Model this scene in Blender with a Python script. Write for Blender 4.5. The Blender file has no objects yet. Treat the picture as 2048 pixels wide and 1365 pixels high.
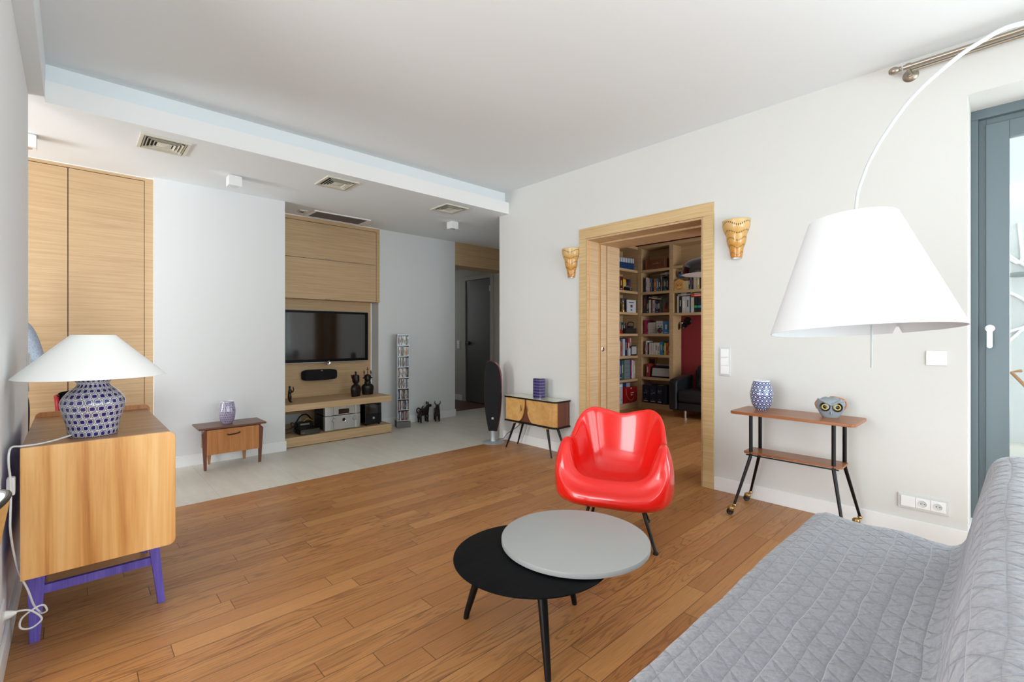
import bpy, bmesh, math, random
from mathutils import Vector, Matrix, Quaternion
random.seed(7)
C = bpy.context.scene.collection
SC = bpy.context.scene
PI = math.pi
# ------------------------------------------------------------------ camera, world, daylight, exposure
cam_d = bpy.data.cameras.new('camera')
cam_d.sensor_width = 36.0
cam_d.lens = 937.2 / 2048 * 36.0
cam_d.shift_y = (671.4 - 682.5) / 2048
cam_d.clip_start = 0.05
cam = bpy.data.objects.new('camera', cam_d)
cam.location = (0, 0, 1.3)
cam.rotation_euler = (PI / 2, 0, -math.radians(43.197))
C.objects.link(cam)
SC.camera = cam
SC.view_settings.view_transform = 'Standard'
SC.view_settings.look = 'None'
SC.view_settings.exposure = 0.2
SC.view_settings.gamma = 1.0
SC.view_settings.use_curve_mapping = False
W = bpy.data.worlds.new('overcast_sky'); SC.world = W; W.use_nodes = True
W.node_tree.nodes['Background'].inputs[0].default_value = (0.93, 0.97, 1.0, 1)
W.node_tree.nodes['Background'].inputs[1].default_value = 2.6
def area_light(name, loc, target, sx, sy, power, col=(0.94, 0.97, 1.0)):
    d = bpy.data.lights.new(name, 'AREA'); d.shape = 'RECTANGLE'; d.size = sx; d.size_y = sy
    d.energy = power; d.color = col
    o = bpy.data.objects.new(name, d); o.location = loc
    o.rotation_euler = (Vector(target) - Vector(loc)).to_track_quat('-Z', 'Z').to_euler()
    C.objects.link(o); return o
area_light('daylight_south', (1.0, -3.0, 1.45), (1.0, 0, 1.75), 5.6, 2.3, 115)
area_light('ceiling_fill', (0.2, -3.4, 0.3), (1.0, -1.2, 1.9), 5.6, 1.0, 185, (0.94, 0.97, 1.0))  # added fill lamp, low outside and aimed up to brighten the ceiling
area_light('daylight_balcony', (4.75, -0.95, 1.4), (3.0, -0.95, 1.4), 1.3, 2.4, 105)
area_light('daylight_dining', (-3.3, 1.2, 1.45), (0, 1.2, 1.45), 2.4, 2.3, 120)
area_light('daylight_alcove', (-3.3, 4.95, 1.45), (0, 4.95, 1.45), 1.1, 2.2, 165)
area_light('hall_fill', (5.0, 8.9, 1.8), (5.0, 6, 1.0), 0.8, 1.6, 5)  # added fill lamp inside the closed hall, lifts the dark door
area_light('daylight_library', (6.2, 0.2, 1.5), (6.2, 3, 1.5), 1.6, 1.6, 42)
# ------------------------------------------------------------------ materials
def lin(h):
    v = []
    for i in (0, 2, 4):
        c = int(h[i:i + 2], 16) / 255
        v.append(c / 12.92 if c <= 0.04045 else ((c + 0.055) / 1.055) ** 2.4)
    return tuple(v) + (1,)
class NT:
    def __init__(s, name):
        s.m = bpy.data.materials.new(name); s.m.use_nodes = True; s.t = s.m.node_tree
        s.b = s.t.nodes['Principled BSDF']
    def n(s, typ, **kw):
        nd = s.t.nodes.new('ShaderNode' + typ)
        for k, v in kw.items():
            if k.startswith('_'): setattr(nd, k[1:], v)
        for k, v in kw.items():
            if not k.startswith('_'): s.put(nd, k, v)
        return nd
    def put(s, nd, k, v):
        i = nd.inputs[int(k[1:])] if (k[0] == 'i' and k[1:].isdigit()) else nd.inputs[k.replace('__', ' ')]
        if isinstance(v, bpy.types.NodeSocket): s.t.links.new(v, i)
        else: i.default_value = v
    def ma(s, op, a, b=0.0, c=None):
        nd = s.n('Math', _operation=op, i0=a, i1=b)
        if c is not None: s.put(nd, 'i2', c)
        return nd.outputs[0]
    def mix(s, f, a, b, typ='MIX'):
        nd = s.t.nodes.new('ShaderNodeMix'); nd.data_type = 'RGBA'; nd.blend_type = typ
        for i, v in ((0, f), (6, a), (7, b)):
            if isinstance(v, bpy.types.NodeSocket): s.t.links.new(v, nd.inputs[i])
            else: nd.inputs[i].default_value = v
        return nd.outputs[2]
    def ramp(s, f, stops):
        nd = s.n('ValToRGB', i0=f); e = nd.color_ramp.elements
        while len(e) < len(stops): e.new(0.5)
        for k, (p, c) in enumerate(stops): e[k].position = p; e[k].color = c if len(c) == 4 else tuple(c) + (1,)
        return nd.outputs[0]
    def set(s, **kw):
        for k, v in kw.items(): s.put(s.b, k, v)
        return s.m
def plain(name, hexc, rough=0.5, metal=0.0, coat=0.0, spec=0.5, emis=None, tr=0.0, sheen=0.0):
    t = NT(name)
    t.set(Base__Color=lin(hexc), Roughness=rough, Metallic=metal)
    t.b.inputs['Coat Weight'].default_value = coat; t.b.inputs['Coat Roughness'].default_value = 0.06
    t.b.inputs['Specular IOR Level'].default_value = spec
    t.b.inputs['Transmission Weight'].default_value = tr
    t.b.inputs['Sheen Weight'].default_value = sheen
    if emis: t.b.inputs['Emission Color'].default_value = lin(hexc); t.b.inputs['Emission Strength'].default_value = emis
    return t.m
def paint(name, hexc, rough=0.75):
    t = NT(name)
    nz = t.n('TexNoise', Scale=240.0, Detail=2.0)
    bp = t.n('Bump', Strength=0.06, Distance=0.002, Height=nz.outputs[0])
    return t.set(Base__Color=lin(hexc), Roughness=rough, Normal=bp.outputs[0])
def wood(name, stops, axis='x', across=26.0, along=1.2, rough=0.45, fine=0.35, warp=0.0, coat=0.0, seed=0.0):
    """straight-grained veneer; grain runs along the axis, world coordinates"""
    t = NT(name)
    g = t.n('NewGeometry')
    sc = {'x': (along, across, across), 'y': (across, along, across), 'z': (across, across, along)}[axis]
    mp = t.n('Mapping', Vector=g.outputs['Position'], Scale=sc, Location=(seed, seed * 1.7, seed * 0.6))
    n1 = t.n('TexNoise', Vector=mp.outputs[0], Scale=1.0, Detail=5.0, Roughness=0.6, Distortion=warp)
    mp2 = t.n('Mapping', Vector=g.outputs['Position'], Scale=tuple(v * (7.0 if v > along else 3.0) for v in sc))
    n2 = t.n('TexNoise', Vector=mp2.outputs[0], Scale=1.0, Detail=3.0, Roughness=0.65)
    f = t.ma('ADD', t.ma('MULTIPLY', n1.outputs[0], 1 - fine), t.ma('MULTIPLY', n2.outputs[0], fine))
    k = len(stops)
    col = t.ramp(f, [(0.33 + 0.34 * i / (k - 1), lin(c)) for i, c in enumerate(stops)])
    bp = t.n('Bump', Strength=0.08, Distance=0.001, Height=n2.outputs[0])
    t.b.inputs['Coat Weight'].default_value = coat
    t.b.inputs['Coat Roughness'].default_value = 0.15
    return t.set(Base__Color=col, Roughness=rough, Normal=bp.outputs[0])
def floor_boards(name, light, mid, dark, gap):
    t = NT(name)
    g = t.n('NewGeometry'); sp = t.n('SeparateXYZ', i0=g.outputs['Position'])
    x, y = sp.outputs[0], sp.outputs[1]
    v = t.ma('DIVIDE', t.ma('ADD', y, 8.0 - 1.052 + 0.105 * 2 - 0.125), 0.105)
    row = t.ma('FLOOR', v); fv = t.ma('FRACT', v)
    r1 = t.n('TexWhiteNoise', _noise_dimensions='1D', W=row).outputs[0]
    r2 = t.n('TexWhiteNoise', _noise_dimensions='1D', W=t.ma('ADD', row, 71.3)).outputs[0]
    L = t.ma('ADD', t.ma('MULTIPLY', r2, 0.5), 0.75)
    u = t.ma('DIVIDE', t.ma('ADD', x, t.ma('ADD', t.ma('MULTIPLY', r1, 3.0), 10.0)), L)
    col = t.ma('FLOOR', u); fu = t.ma('FRACT', u)
    cid = t.n('CombineXYZ', i0=row, i1=col)
    idn = t.n('TexWhiteNoise', _noise_dimensions='2D', Vector=cid.outputs[0])
    idv = idn.outputs[0]; idc = t.n('SeparateXYZ', i0=idn.outputs[1])
    ev = t.ma('MULTIPLY', t.ma('MINIMUM', fv, t.ma('SUBTRACT', 1.0, fv)), 0.105)
    eu = t.ma('MULTIPLY', t.ma('MINIMUM', fu, t.ma('SUBTRACT', 1.0, fu)), L)
    ed = t.ma('MINIMUM', ev, eu)
    line = t.n('MapRange', _interpolation_type='SMOOTHSTEP', Value=ed, From__Min=0.0006, From__Max=0.0024, To__Min=1.0, To__Max=0.0).outputs[0]
    vec = t.n('CombineXYZ', i0=t.ma('ADD', t.ma('MULTIPLY', x, 1.0), t.ma('MULTIPLY', idv, 40)), i1=t.ma('MULTIPLY', y, 9.0), i2=t.ma('MULTIPLY', idv, 90))
    big = t.n('TexNoise', Vector=vec.outputs[0], Scale=1.4, Detail=2.0, Distortion=0.5)
    rings = t.ma('SINE', t.ma('MULTIPLY', big.outputs[0], 62.0))
    ringm = t.n('MapRange', Value=rings, From__Min=0.25, From__Max=1.0, To__Min=0.0, To__Max=1.0).outputs[0]
    gate = t.n('MapRange', Value=idc.outputs[1], From__Min=0.3, From__Max=0.8, To__Min=0.12, To__Max=1.0).outputs[0]
    vec2 = t.n('CombineXYZ', i0=t.ma('ADD', t.ma('MULTIPLY', x, 5.0), t.ma('MULTIPLY', idv, 60)), i1=t.ma('MULTIPLY', y, 190.0), i2=idv)
    fine = t.n('TexNoise', Vector=vec2.outputs[0], Scale=1.0, Detail=4.0, Roughness=0.7)
    bnd = t.n('TexNoise', Vector=vec.outputs[0], Scale=0.8, Detail=3.0)
    c = t.mix(idc.outputs[0], lin(light), lin(mid))
    c = t.mix(t.n('MapRange', Value=bnd.outputs[0], From__Min=0.35, From__Max=0.7, To__Max=0.45).outputs[0], c, lin(mid))
    c = t.mix(t.ma('MULTIPLY', t.ma('MULTIPLY', ringm, gate), 0.5), c, lin(dark))
    c = t.mix(t.n('MapRange', Value=fine.outputs[0], From__Min=0.48, From__Max=0.75, To__Max=0.5).outputs[0], c, lin(dark))
    c = t.mix(t.ma('MULTIPLY', line, 0.75), c, lin(gap))
    h = t.ma('SUBTRACT', t.ma('MULTIPLY', t.ma('MINIMUM', ed, 0.003), 300.0), t.ma('MULTIPLY', fine.outputs[0], 0.25))
    bp = t.n('Bump', Strength=0.35, Distance=0.0014, Height=h)
    rr = t.ma('ADD', t.ma('MULTIPLY', fine.outputs[0], 0.15), 0.33)
    return t.set(Base__Color=c, Roughness=rr, Normal=bp.outputs[0])
def tiles_mat(name):
    t = NT(name)
    g = t.n('NewGeometry'); sp = t.n('SeparateXYZ', i0=g.outputs['Position'])
    u = t.ma('DIVIDE', t.ma('ADD', sp.outputs[0], 6.2 - 0.85), 0.622)
    v = t.ma('DIVIDE', t.ma('ADD', sp.outputs[1], 12.4 - 4.50), 1.244)
    fu = t.ma('FRACT', u); fv = t.ma('FRACT', v)
    e = t.ma('MINIMUM', t.ma('MULTIPLY', t.ma('MINIMUM', fu, t.ma('SUBTRACT', 1.0, fu)), 0.622), t.ma('MULTIPLY', t.ma('MINIMUM', fv, t.ma('SUBTRACT', 1.0, fv)), 1.244))
    line = t.n('MapRange', Value=e, From__Min=0.001, From__Max=0.002, To__Min=1.0, To__Max=0.0).outputs[0]
    cid = t.n('CombineXYZ', i0=t.ma('FLOOR', u), i1=t.ma('FLOOR', v))
    idn = t.n('TexWhiteNoise', _noise_dimensions='2D', Vector=cid.outputs[0])
    mp = t.n('Mapping', Vector=g.outputs['Position'], Scale=(9.0, 1.6, 1.0), Rotation=(0, 0, 0.25))
    nz = t.n('TexNoise', Vector=mp.outputs[0], Scale=1.4, Detail=6.0, Roughness=0.65)
    c = t.ramp(nz.outputs[0], [(0.3, lin('cdc8bc')), (0.7, lin('dad6cb'))])
    c = t.mix(t.ma('MULTIPLY', idn.outputs[0], 0.25), c, lin('c6c0b2'))
    c = t.mix(t.ma('MULTIPLY', line, 0.5), c, lin('9a958a'))
    return t.set(Base__Color=c, Roughness=0.42)
def uvcell(t, nu, nv, shift=0.0):
    uv = t.n('UVMap'); sp = t.n('SeparateXYZ', i0=uv.outputs[0])
    v = t.ma('MULTIPLY', sp.outputs[1], nv); row = t.ma('FLOOR', v)
    u = t.ma('ADD', t.ma('MULTIPLY', sp.outputs[0], nu), t.ma('MULTIPLY', row, shift))
    pu = t.ma('ABSOLUTE', t.ma('SUBTRACT', t.ma('FRACT', u), 0.5)); pv = t.ma('ABSOLUTE', t.ma('SUBTRACT', t.ma('FRACT', v), 0.5))
    return u, v, pu, pv
def pnorm(t, a, b, p):
    return t.ma('POWER', t.ma('ADD', t.ma('POWER', a, p), t.ma('POWER', b, p)), 1.0 / p)
def band(t, d, a, b):
    return t.ma('MULTIPLY', t.ma('GREATER_THAN', d, a), t.ma('LESS_THAN', d, b))
def glaze_squares():
    t = NT('glaze_squares'); u, v, pu, pv = uvcell(t, 23, 12, 0.37)
    d = pnorm(t, pu, pv, 4.0)
    c = t.mix(band(t, d, -1, 0.29), lin('dcdde4'), lin('1f1c6c'))
    c = t.mix(band(t, d, 0.385, 0.465), c, lin('2c2b4c'))
    t.b.inputs['Coat Weight'].default_value = 1.0
    return t.set(Base__Color=c, Roughness=0.15)
def glaze_dots():
    t = NT('glaze_dots'); u, v, pu, pv = uvcell(t, 22, 21, 0.5)
    d = pnorm(t, pu, pv, 3.0)
    edge = t.ma('GREATER_THAN', t.ma('MAXIMUM', pu, pv), 0.40)
    c = t.mix(t.ma('MULTIPLY', edge, 0.55), lin('b9b5cf'), lin('6c6698'))
    c = t.mix(band(t, d, -1, 0.2), c, lin('141238'))
    t.b.inputs['Coat Weight'].default_value = 1.0
    return t.set(Base__Color=c, Roughness=0.15)
def glaze_rings():
    t = NT('glaze_rings'); u, v, pu, pv = uvcell(t, 16, 19, 0.5)
    d = pnorm(t, pu, pv, 2.0)
    c = t.mix(band(t, d, 0.27, 0.50), lin('ccd6e0'), lin('161f6c'))
    c = t.mix(t.ma('GREATER_THAN', d, 0.58), c, lin('161f6c'))
    t.b.inputs['Coat Weight'].default_value = 1.0
    return t.set(Base__Color=c, Roughness=0.15)
def glaze_amber():
    t = NT('glaze_amber'); u, v, pu, pv = uvcell(t, 22, 5.2, 0.0)
    sp = t.n('SeparateXYZ', i0=t.n('UVMap').outputs[0])
    wv = t.ma('ADD', t.ma('MULTIPLY', sp.outputs[1], 5.2), t.ma('MULTIPLY', t.ma('SINE', t.ma('MULTIPLY', sp.outputs[0], 12.0)), 0.22))
    pv2 = t.ma('ABSOLUTE', t.ma('SUBTRACT', t.ma('FRACT', wv), 0.5))
    d = pnorm(t, t.ma('MULTIPLY', pu, 0.45), pv2, 2.0)
    c = t.ramp(sp.outputs[1], [(0.0, lin('c4801f')), (0.6, lin('cfa058')), (1.0, lin('d6b57c'))])
    c = t.mix(t.ma('LESS_THAN', d, 0.11), c, lin('3a2a18'))
    t.b.inputs['Coat Weight'].default_value = 0.35
    return t.set(Base__Color=c, Roughness=0.35)
def striped_glaze():
    t = NT('striped_glaze'); g = t.n('NewGeometry'); sp = t.n('SeparateXYZ', i0=g.outputs['Position'])
    w = t.n('TexNoise', Vector=g.outputs['Position'], Scale=150.0, Detail=2.0)
    s = t.ma('SINE', t.ma('ADD', t.ma('MULTIPLY', sp.outputs[2], 190.0), t.ma('MULTIPLY', w.outputs[0], 2.0)))
    c = t.ramp(s, [(0.3, lin('241e5e')), (0.8, lin('6a5a8c'))])
    t.b.inputs['Coat Weight'].default_value = 1.0
    return t.set(Base__Color=c, Roughness=0.2)
def quilt_mat():
    t = NT('quilted_cotton')
    uv = t.n('UVMap'); sp = t.n('SeparateXYZ', i0=uv.outputs[0]); u0, v0 = sp.outputs[0], sp.outputs[1]
    wob = t.n('TexNoise', Vector=uv.outputs[0], Scale=5.0, Detail=2.0)
    w = t.ma('MULTIPLY', t.ma('SUBTRACT', wob.outputs[0], 0.5), 0.02)
    u = t.ma('ADD', u0, w); v = t.ma('ADD', v0, w)
    def ld(a, s):
        f = t.ma('FRACT', t.ma('DIVIDE', t.ma('ADD', a, 20.0), s))
        return t.ma('MULTIPLY', t.ma('MINIMUM', f, t.ma('SUBTRACT', 1.0, f)), s)
    d0 = ld(v, 0.058)
    d1 = ld(t.ma('ADD', u, t.ma('MULTIPLY', v, 0.75)), 0.086)
    d2 = ld(t.ma('SUBTRACT', u, t.ma('MULTIPLY', v, 0.75)), 0.086)
    dd = t.ma('MINIMUM', d1, d2); dm = t.ma('MINIMUM', dd, d0)
    puff = t.ma('POWER', t.ma('DIVIDE', t.ma('MINIMUM', dm, 0.014), 0.014), 0.5)
    fab = t.n('TexNoise', Vector=uv.outputs[0], Scale=85.0, Detail=4.0, Roughness=0.7)
    mpv = t.n('Mapping', Vector=uv.outputs[0], Scale=(46.0, 15.0, 1.0))
    wr = t.n('TexNoise', Vector=mpv.outputs[0], Scale=1.6, Detail=4.0, Roughness=0.6, Distortion=0.6)
    c = t.ramp(fab.outputs[0], [(0.3, lin('85868d')), (0.75, lin('a6a7af'))])
    st0 = t.ma('LESS_THAN', ld(v, 0.116), 0.0012); st1 = t.ma('LESS_THAN', dd, 0.001)
    c = t.mix(t.ma('MULTIPLY', st1, 0.25), c, lin('6e6f78'))
    c = t.mix(t.ma('MULTIPLY', st0, 0.5), c, lin('d4d8de'))
    h = t.ma('ADD', puff, t.ma('ADD', t.ma('MULTIPLY', wr.outputs[0], 0.75), t.ma('MULTIPLY', fab.outputs[0], 0.18)))
    bp = t.n('Bump', Strength=0.6, Distance=0.012, Height=h)
    t.b.inputs['Sheen Weight'].default_value = 0.3
    return t.set(Base__Color=c, Roughness=0.95, Normal=bp.outputs[0])
def glass_mat(name, tint=(0.93, 0.97, 0.97, 1), gl=0.10):
    t = NT(name)
    tr = t.n('BsdfTransparent', Color=tint); gs = t.n('BsdfGlossy', Roughness=0.02)
    lw = t.n('LayerWeight', Blend=0.25)
    f = t.ma('ADD', t.ma('MULTIPLY', lw.outputs[0], 0.6), gl * 0.3)
    mx = t.n('MixShader', i0=f, i1=tr.outputs[0], i2=gs.outputs[0])
    t.t.links.new(mx.outputs[0], t.t.nodes['Material Output'].inputs[0]); return t.m
M = {}
M['wall'] = paint('wall_paint', 'd6d6d3'); M['wall_l'] = paint('left_wall_paint_lit', 'ebeced'); M['wall_tv'] = paint('wall_paint_daylit', 'dddfe0')  # left copy lightened for light falling on it, television copy blued for daylight
M['ceil'] = paint('ceiling_paint', 'e9eef1'); M['lip'] = paint('ceiling_trim_paint', 'f2f2f2'); M['base'] = plain('skirting_white', 'eceded', 0.4)
M['floor'] = floor_boards('oak_floor', 'c58e56', 'ab7442', '6c4225', '2e1b0e')
M['floor_hall'] = floor_boards('dark_hall_floor', '6a3c24', '5a321e', '3a2014', '1c100a')
M['tile'] = tiles_mat('floor_tiles')
M['oak'] = wood('pale_oak_veneer', ['b4936c', 'c3a37b', 'cfb28c'], 'x', 75, 1.6, 0.5)
M['oak_y'] = wood('pale_oak_veneer_side', ['bc9a68', 'ccae7e', 'd8be90'], 'y', 75, 1.8, 0.5)
M['oak_shelf'] = wood('bookcase_oak', ['a98a62', 'b69870', 'c0a47c'], 'y', 60, 1.6, 0.55)
M['honey'] = wood('figured_walnut_side', ['b06f34', 'd39a58', 'e4b272', 'ecc48a'], 'z', 10, 0.6, 0.38, 0.15, 0.6, 0.3)
M['teaktop'] = wood('walnut_top', ['6e4526', '946434', 'b27d48'], 'x', 24, 0.9, 0.4, 0.3, 0.5, 0.2)
M['teak'] = wood('teak_veneer', ['7a4420', '9a5c2c', 'a96a36'], 'y', 40, 1.2, 0.38, 0.4, 0.2, 0.2)
M['walnut'] = wood('dark_walnut', ['4c2414', '6a3420', '7c4228'], 'z', 40, 1.6, 0.35, 0.4, 0.2, 0.3)
M['redwood'] = wood('reddish_walnut', ['4e2c1e', '6f4430', '80523a'], 'x', 30, 1.0, 0.4, 0.4, 0.2, 0.2)
M['cabfront'] = wood('brown_oak_front', ['a2622e', 'b97a42', 'c88c54'], 'z', 26, 1.3, 0.42, 0.35, 0.2, 0.1)
M['maple'] = wood('yellow_maple', ['c08a48', 'd0a05c', 'd8ac6a'], 'x', 12, 1.5, 0.35, 0.3, 0.5, 0.4)
M['legwood'] = wood('leg_wood', ['8e5a34', 'a9754a', 'b98758'], 'z', 30, 1.5, 0.45)
M['purple'] = wood('purple_paint', ['5a4cab', '6c5fc2', '8276d0'], 'z', 22, 1.5, 0.4, 0.4)
M['black'] = plain('black_lacquer', '08080a', 0.35, 0, 0, 0.3); M['blackmetal'] = plain('black_metal', '08080a', 0.32, 0.0, 0, 0.3)
M['blackash'] = wood('black_ash', ['040506', '08090b', '121418'], 'x', 60, 2.0, 0.6)
M['blackash'].node_tree.nodes['Principled BSDF'].inputs['Specular IOR Level'].default_value = 0.12
M['greytop'] = plain('grey_lacquer', 'a3a5a3', 0.5)
M['red'] = plain('red_fibreglass', 'ea170e', 0.22, 0.0, 0.8, 0.35)
M['white'] = plain('white_plastic', 'eeeff0', 0.4); M['plate'] = plain('pale_glass_plate', 'd2d5d4', 0.2, 0, 0.5)
M['steel'] = plain('brushed_steel', 'b9bcbe', 0.32, 0.9); M['chrome'] = plain('chrome', 'd6d8da', 0.08, 1.0)
M['silver'] = plain('silver_panel', 'b9bbba', 0.35, 0.55); M['brass'] = plain('brass', 'a88a54', 0.3, 0.9)
M['nickel'] = plain('satin_nickel', 'a39a8c', 0.35, 0.85); M['alu'] = plain('aluminium', 'b4b9bd', 0.45, 0.5)
M['shade'] = NT('lamp_shade_fabric').set(Base__Color=lin('d6d8da'), Roughness=0.7)
M['shade_b'] = plain('table_lamp_fabric', 'f4f4f2', 0.7)
M['grille'] = plain('speaker_cloth', '0c0d12', 0.9); M['piano'] = plain('piano_black', '08080a', 0.08, 0, 1.0)
M['screen'] = plain('tv_screen', '08090c', 0.08, 0, 0.9, 0.5)
M['bezel'] = plain('matte_black_bezel', '030304', 0.35, 0, 0, 0.15); M['bronze'] = plain('dark_bronze', '241a16', 0.35, 0.4)
M['anthra'] = plain('anthracite_frame', '66747a', 0.4, 0.25); M['anthrad'] = plain('anthracite_dark', '3a4144', 0.45)
M['cream'] = plain('cream_laminate', 'd2d0b4', 0.15, 0, 0.6); M['edge'] = plain('chipped_edge', '9a9088', 0.5)
M['slot'] = plain('shadow_gap', '3a2a1a', 0.8); M['dark'] = plain('dark_gap', '101010', 0.8)
M['vent'] = plain('vent_ivory', 'd6d3c4', 0.45); M['ventgrid'] = plain('grille_grey', '6e6761', 0.6)
M['redwall'] = paint('dark_red_wall', '7a1a20'); M['leather'] = plain('black_leather', '15171c', 0.45)
M['redleather'] = plain('red_leather', 'a8202c', 0.4); M['jumper'] = None
M['owl'] = plain('owl_grey', '8b949a', 0.5); M['strap'] = plain('tan_strap', 'b98468', 0.5)
M['concrete'] = plain('concrete_base', '6a6865', 0.8); M['frost'] = plain('smoked_glass', '565955', 0.35, 0, 0.3)
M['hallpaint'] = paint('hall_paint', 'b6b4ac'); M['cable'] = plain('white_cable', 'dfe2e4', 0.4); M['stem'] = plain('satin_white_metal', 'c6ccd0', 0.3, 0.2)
M['quilt'] = quilt_mat(); M['glass'] = glass_mat('window_glass')
M['gsq'] = glaze_squares(); M['gdot'] = glaze_dots(); M['gring'] = glaze_rings(); M['amber'] = glaze_amber(); M['stripe'] = striped_glaze()
t = NT('grey_marl_knit'); nz = t.n('TexNoise', Scale=60.0, Detail=4.0)
M['jumper'] = t.set(Base__Color=t.ramp(nz.outputs[0], [(0.3, lin('8d9cb0')), (0.7, lin('b6c2d2'))]), Roughness=0.95)
M['trouser'] = plain('black_trousers', '121218', 0.9); M['skin'] = plain('skin', 'c99a80', 0.55); M['hair'] = plain('brown_hair', '3a2418', 0.7)
t = NT('wicker'); mp = t.n('TexWave', Scale=14.0, Distortion=1.5)
M['wicker'] = t.set(Base__Color=t.ramp(mp.outputs[0], [(0.2, lin('3c2010')), (0.8, lin('8a4a20'))]), Roughness=0.7)
_hx = {}
def hexmat(h, rough=0.55):
    if h not in _hx: _hx[h] = plain('colour_' + h, h, rough)
    return _hx[h]
# ------------------------------------------------------------------ mesh helpers
class MB:
    def __init__(s): s.v = []; s.f = []; s.uv = {}
    def add(s, vs, fs, uvs=None):
        o = len(s.v); s.v += [tuple(p) for p in vs]
        for i, f in enumerate(fs):
            if uvs: s.uv[len(s.f)] = uvs[i]
            s.f.append(tuple(o + k for k in f))
        return s
    def box(s, x0, x1, y0, y1, z0, z1, mat=None):
        x0, x1 = min(x0, x1), max(x0, x1); y0, y1 = min(y0, y1), max(y0, y1); z0, z1 = min(z0, z1), max(z0, z1)
        P = [(x, y, z) for x in (x0, x1) for y in (y0, y1) for z in (z0, z1)]
        if mat: P = [tuple(mat @ Vector(p)) for p in P]
        return s.add(P, [(0, 1, 3, 2), (4, 6, 7, 5), (0, 4, 5, 1), (2, 3, 7, 6), (0, 2, 6, 4), (1, 5, 7, 3)])
    def tube(s, pts, r, seg=10, cap=True):
        pts = [Vector(p) for p in pts]; n = len(pts)
        rs = r if isinstance(r, (list, tuple)) else [r] * n
        ring = []; up = None
        for i, p in enumerate(pts):
            d = (pts[min(i + 1, n - 1)] - pts[max(i - 1, 0)]).normalized()
            if up is None: up = d.orthogonal().normalized()
            up = (up - d * up.dot(d)); up = up.normalized() if up.length > 1e-6 else d.orthogonal().normalized()
            w = d.cross(up)
            ring.append([p + (up * math.cos(2 * PI * k / seg) + w * math.sin(2 * PI * k / seg)) * rs[i] for k in range(seg)])
        vs = [q for rg in ring for q in rg]; fs = []
        for i in range(n - 1):
            for k in range(seg):
                a = i * seg + k; b = i * seg + (k + 1) % seg
                fs.append((a, b, b + seg, a + seg))
        if cap: fs.append(tuple(range(seg))[::-1]); fs.append(tuple((n - 1) * seg + k for k in range(seg)))
        return s.add(vs, fs)
    def lathe(s, prof, c=(0, 0, 0), seg=40, sx=1.0, sy=1.0, mat=None, closed=False):
        n = len(prof); vs = []; fs = []; uvs = []
        Ls = [0]
        for i in range(1, n): Ls.append(Ls[-1] + math.hypot(prof[i][0] - prof[i - 1][0], prof[i][1] - prof[i - 1][1]))
        T = Ls[-1] or 1
        for (r, z) in prof:
            for k in range(seg):
                a = 2 * PI * k / seg; p = Vector((r * math.cos(a) * sx, r * math.sin(a) * sy, z))
                if mat: p = mat @ p
                vs.append(p + Vector(c))
        for i in range(n - 1):
            for k in range(seg):
                a = i * seg + k; b = i * seg + (k + 1) % seg
                fs.append((a, b, b + seg, a + seg))
                uvs.append([(k / seg, Ls[i] / T), ((k + 1) / seg, Ls[i] / T), ((k + 1) / seg, Ls[i + 1] / T), (k / seg, Ls[i + 1] / T)])
        if prof[0][0] > 1e-5 and not closed: fs.append(tuple(range(seg))[::-1]); uvs.append([(0, 0)] * seg)
        if prof[-1][0] > 1e-5 and not closed: fs.append(tuple((n - 1) * seg + k for k in range(seg))); uvs.append([(0, 1)] * seg)
        return s.add(vs, fs, uvs)
    def prism(s, poly, axis, a, b):
        n = len(poly)
        def P(u, v, w): return {'z': (u, v, w), 'y': (u, w, v), 'x': (w, u, v)}[axis]
        vs = [P(u, v, a) for u, v in poly] + [P(u, v, b) for u, v in poly]
        fs = [tuple(range(n))[::-1], tuple(range(n, 2 * n))] + [(i, (i + 1) % n, n + (i + 1) % n, n + i) for i in range(n)]
        return s.add(vs, fs)
    def grid(s, fn, nu, nv, uvf=None, closeu=False):
        vs = [fn(i / nu, j / nv) for j in range(nv + 1) for i in range(nu + (0 if closeu else 1))]
        w = nu if closeu else nu + 1; fs = []; uvs = []
        for j in range(nv):
            for i in range(nu):
                a = j * w + i; b = j * w + (i + 1) % w
                fs.append((a, b, b + w, a + w))
                if uvf: uvs.append([uvf(i / nu, j / nv), uvf((i + 1) / nu, j / nv), uvf((i + 1) / nu, (j + 1) / nv), uvf(i / nu, (j + 1) / nv)])
        return s.add(vs, fs, uvs or None)
    def ball(s, c, r, sx=1, sy=1, sz=1, seg=16, mat=None):
        pr = [(r * math.sin(PI * i / 10), -r * math.cos(PI * i / 10) * sz) for i in range(11)]
        pr[0] = (0.0, pr[0][1]); pr[-1] = (0.0, pr[-1][1])
        return s.lathe([(max(a, 1e-4 * r), b) for a, b in pr], c, seg, sx, sy, mat)
def loc_of(p):
    return p.get('_o', (0, 0, 0)) if p is not None else (0, 0, 0)
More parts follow.
